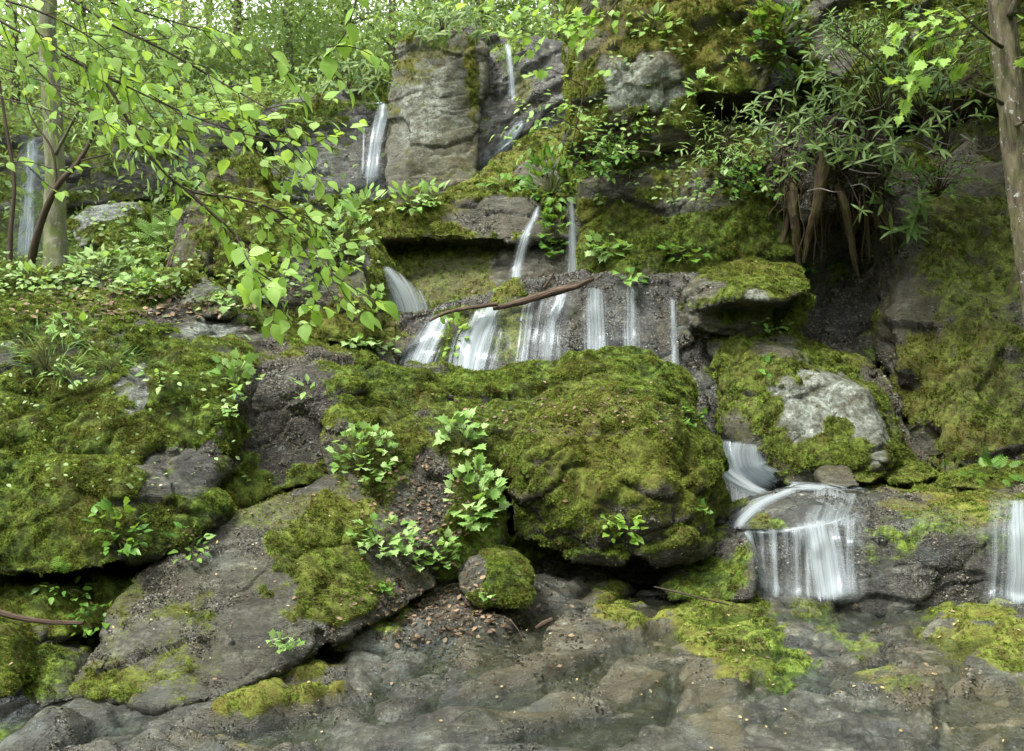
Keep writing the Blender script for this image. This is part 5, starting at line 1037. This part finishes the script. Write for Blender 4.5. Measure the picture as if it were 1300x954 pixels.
# lime maple sprays at top centre and top right
maple_twig("leafy_branch", "lime green spray at the top centre beside the high waterfall", [[(760, -20, 9.5), (740, 15, 9.5), (700, 38, 9.5), (655, 50, 9.5)], [(790, -10, 9.5), (760, 30, 9.4), (720, 40, 9.4)]], 15, 9, L_MAPLE, sub=1, sublen=45, maxleaf=220)
maple_twig("leafy_branch", "lime green spray hanging at the very top centre", [[(640, -30, 9), (620, -5, 9), (605, 10, 9)], [(720, -30, 9), (690, -5, 9), (660, 8, 9)]], 15, 9, L_MAPLE, sub=1, sublen=36, maxleaf=120)
maple_twig("leafy_branch", "layered leafy sprays reaching left over the dark recess", [[(735, 165, 10.4), (710, 150, 10.4), (680, 152, 10.4), (645, 160, 10.4)], [(735, 135, 10.4), (705, 130, 10.4), (660, 138, 10.4)], [(730, 180, 10.4), (700, 178, 10.4), (660, 188, 10.4)]], 12, 8, L_OVATE, sub=1, sublen=26, mat=LEAF_HERB, maxleaf=200)
maple_twig("leafy_branch", "bright maple sprays at the top right corner by the trunk", [[(1260, 10, 7.6), (1220, 25, 7.6), (1180, 20, 7.6), (1140, 32, 7.7)], [(1250, 60, 7.6), (1210, 80, 7.6), (1170, 95, 7.7), (1150, 110, 7.7)], [(1250, 40, 7.6), (1190, 50, 7.6), (1160, 70, 7.7)]], 19, 11, L_MAPLE, sub=1, sublen=40, maxleaf=160)
maple_twig("leafy_branch", "few large pale maple leaves right of the trunk", [[(1290, 30, 7.2), (1310, 20, 7.2), (1330, 30, 7.2)], [(1290, 75, 7.2), (1305, 70, 7.2)]], 19, 11, L_MAPLE)
maple_twig("leafy_branch", "small maple sapling in front of the pale bare patch on the cliff", [[(725, 190, 10.2), (740, 120, 10.2), (745, 60, 10.2), (720, 35, 10.2)], [(740, 110, 10.2), (700, 88, 10.2), (686, 92, 10.2)]], 14, 16, L_MAPLE, sub=1, sublen=30)
maple_twig("leafy_branch", "thin leaning rhododendron stem with bright shoots at upper right", [[(1170, 150, 9.3), (1120, 90, 9.2), (1080, 55, 9.2), (1060, 40, 9.2)]], 18, 12, L_LANCE, sub=1, sublen=30, r0=.012, mat=LEAF_HERB)
maple_twig("leafy_branch", "arching leaf spray at the left above the blue fall", [[(-20, 120, 7.5), (60, 140, 7.5), (130, 170, 7.5), (190, 200, 7.4)], [(80, 130, 7.4), (150, 150, 7.4), (220, 190, 7.4)]], 17, 9, L_LANCE, sub=1, sublen=60, mat=LEAF_HERB, maxleaf=290, r0=.006)
maple_twig("leafy_branch", "shadowed leaf spray left of the upright boulder", [[(-20, 80, 8), (60, 105, 8), (140, 130, 8), (200, 150, 8)], [(180, 160, 7.6), (215, 190, 7.6), (235, 225, 7.6)]], 15, 9, L_OVATE, sub=1, sublen=60, mat=LEAF_DEEP, maxleaf=290, r0=.006)

# ------------------------------------------------------------------ forest on the slope behind
def ground_at(x, y):
    h = None
    for bvh, ob in SOLIDS[:1]:
        r = bvh.ray_cast(Vector((x, y, 60)), Vector((0, 0, -1)), 100)
        if r[0] is not None: h = r[0][2]
    return h if h is not None else 0
kinds = [("thin grey forest tree", BARK), ("mossy forest tree", BARK_MOSS)]
TREES = [(20, 17.5, 9, 1.7, 'leaning'), (105, 19, 10, 1.9, ''), (170, 23, 11, 2.1, ''), (235, 18, 9, 1.8, ''), (300, 21.5, 11, 2.0, ''), (368, 19.0, 10, 1.5, ''), (392, 24, 12, 2.1, ''), (440, 22, 10, 1.8, ''), (500, 18.5, 9, 1.7, ''),
         (545, 25, 12, 2.4, ''), (610, 20, 9, 1.7, ''), (665, 23, 10, 1.9, ''), (705, 18.5, 8, 1.5, ''), (-60, 22, 11, 2.2, ''), (265, 29, 13, 2.6, ''), (430, 31, 13, 2.8, ''), (60, 28, 12, 2.6, ''), (600, 31, 13, 2.8, '')]
where = ["first from the left edge", "second from the left", "behind the second one", "above the undercut cliff", "behind the upright boulder, far up the slope", "with thin stem left of the pillar", "behind the twin stem one", "directly above the upper left waterfall",
         "nearest to the left of the pillar top", "far behind the pillar", "above the pillar's right corner", "above the high thin waterfall", "by the mossy cliff brow", "outermost on the left", "in the back row on the left", "in the back row above the upper left fall", "in the back row at the left edge", "in the back row behind the pillar"]
for k, ((u, Y, hgt, cw, _), w_) in enumerate(zip(TREES, where)):
    x = (u - CU) / F * Y; z0 = ground_at(x, Y); nm, bk = kinds[k % 2]; org = np.array([x, Y, z0 - .1])
    t = empty("forest_tree", org, "%s on the upper slope, %s" % (nm, w_), 'tree', "trees on the slope above the falls")
    lean = rng.uniform(-.5, .5); top = org + np.array([lean, 0, hgt]); B = Bag(); r = .03 + .003 * hgt
    B.tube([org, org + np.array([lean * .2, 0, hgt * .33]), org + np.array([lean * .7 + rng.normal(0, .1), 0, hgt * .66]), top], [r * 1.3, r, r * .75, r * .25], n=18, sides=9, rough=.08); B.build("trunk", bk, t, org)
    allp = []
    for tier in range(5):
        zc = hgt * (.10 + .19 * tier) + rng.uniform(-.2, .2); c = org + np.array([lean * zc / hgt + rng.uniform(-.4, .4), rng.uniform(-.4, .4), zc])
        pr = crown_cloud(c, (cw * rng.uniform(.7, 1.1), cw * .8, .75), 1450, .095 * (1 + (Y - 18) / 30), 42); allp.append(pr)
        for q in pr[5][:4]:
            s = org + np.array([lean * zc / hgt, 0, zc - .3]); Bag().tube([s, (s + q) / 2 + np.array([0, 0, .12]), q], [.022, .014, .005], n=6, sides=5).build("limb", bk, t, org)
    pos, Dd, Nn, sz, rn = [np.concatenate([a[i] for a in allp]) for i in range(5)]
    leaf_cloud("crown", TINY, LEAF_FAR, pos, Dd, Nn, sz, t, org, rn)
# the woods that close in the glen behind and beside the viewer; unseen, added to keep the low light off the falls
for k, (x, y, w_) in enumerate([(-9, -6, "behind the viewer at left"), (-5, -9, "behind the viewer, left of centre"), (5, -9.5, "behind the viewer, right of centre"), (9.5, -6, "behind the viewer at right"),
        (-11, 10, "on the left bank, beside the outcrop"), (10, 0, "on the right bank, nearest the viewer"), (9.5, 5, "on the right bank, beside the lower slabs"), (9.5, 11, "on the right bank, beyond the dark cliff")]):
    z0 = ground_at(x, y); org = np.array([x, y, z0 - .1]); hgt = 11.
    t = empty("forest_tree", org, "unseen broad forest tree standing %s" % w_, 'tree', "unseen trees added around the glen")
    Bag().tube([org, org + np.array([.1, 0, 4]), org + np.array([0, .2, hgt])], [.25, .18, .05], n=12, sides=10, rough=.08).build("trunk", BARK, t, org)
    for tier in range(3):
        canopy(t, tuple(org + np.array([0, 0, 2.2 + 3.2 * tier])), (3.2, 3.0, 1.9), 1300, .42, 50)
# undergrowth covering the slope and ledges: nobody could count it
def scatter_on(n, boxf, size, lib, mat, name, label, up=.5, lift=.03, nzmin=.2, px=True):
    pos, Nn = [], []
    for _ in range(n):
        u, v = boxf(); h = pick(u, v)
        if h and h[1][2] > nzmin: pos.append(np.array(h[0]) + np.array(h[1]) * rng.uniform(0, lift)); Nn.append(np.array(h[1]) * .6 + rng.normal(0, up, 3) + np.array([0, -.2, .6]))
    pos, Nn = np.array(pos), np.array(Nn); D = rng.normal(0, 1, pos.shape) * np.array([1, 1, .4]); s = pos[:, 1] / F * size * rng.uniform(.5, 1.3, len(pos))
    o = leaf_cloud(name, lib, mat, pos, D, Nn, s); return tag(o, label, None, None, 'stuff')
def box(u0, u1, v0, v1): return lambda: (rng.uniform(u0, u1), rng.uniform(v0, v1))
def gauss(u, v, a, b): return lambda: (rng.normal(u, a), rng.normal(v, b))
n = 26000; x = rng.uniform(-11, 3, n); y = rng.uniform(14, 30, n); pos = np.stack([x, y, terrain_z(x, y) + rng.exponential(.22, n)], 1)
pos[:, 2] += .5 * np.clip(fbm(pos * np.array([1, 1, 0]), .8, 3, 88), 0, 1) * rng.random(n)
tag(leaf_cloud("slope_undergrowth", TINY, LEAF_FAR, pos, rng.normal(0, 1, (n, 3)), rng.normal(0, .5, (n, 3)) + np.array([0, -.3, 1]), rng.uniform(.06, .15, n)), "green undergrowth carpeting the forest slope behind the falls", None, None, 'stuff')
for nm, lab, bx, n, s, lib, mat in [
    ("ledge_undergrowth", "small leaved ground cover on the crest of the left outcrop", box(-10, 420, 320, 385), 1000, 8, SMALL, LEAF_FAR),
    ("ledge_undergrowth", "sparse sprigs dotted over the left outcrop moss", box(0, 320, 400, 620), 260, 7, SMALL, LEAF_FAR),
    ("ledge_undergrowth", "small leaves filling the hollows behind the left outcrop", box(80, 480, 230, 340), 500, 8, SMALL, LEAF_FAR),
    ("ledge_undergrowth", "ground cover on the shelves of the mossy cliff", box(725, 1010, 130, 260), 1300, 8, SMALL, LEAF_FAR),
    ("ledge_undergrowth", "small leaves dotted over the golden moss brow", box(740, 1240, 0, 130), 600, 8, SMALL, LEAF_FAR)]:
    scatter_on(n, bx, s, lib, mat, nm, lab, lift=.10)
for lab, bx, n, s, mat in [
    ("brown leaf litter heaped beside the small domed stone", gauss(560, 780, 75, 22), 700, 7.5, LEAF_DEAD), ("brown litter in the joints of the stream slabs", box(430, 1300, 770, 880), 200, 6, LEAF_DEAD),
    ("pale yellow leaf flecks strewn over the stream slabs", box(380, 1300, 765, 950), 110, 5, LEAF_CHIP), ("dead leaves lodged on the crest of the left outcrop", gauss(180, 385, 110, 14), 900, 8, LEAF_DEAD),
    ("brown debris across the shoulder of the central boulder", gauss(740, 520, 90, 18), 700, 5, LEAF_DEAD), ("litter caught on the left slab and rounded rock", gauss(300, 745, 130, 50), 90, 5.5, LEAF_DEAD),
    ("red brown litter under the herbs on the rounded rock", gauss(540, 640, 50, 50), 700, 7, LEAF_DEAD), ("pale flecks dotted over the left rocks", box(0, 560, 430, 860), 90, 4, LEAF_CHIP)]:
    scatter_on(n, bx, s, SMALL, mat, "leaf_litter", lab, up=.35, lift=.012, nzmin=.15)
print("objects", len(bpy.data.objects), "tris", sum(len(o.data.polygons) for o in bpy.data.objects if o.type == 'MESH' and o.users > 0) * 2)
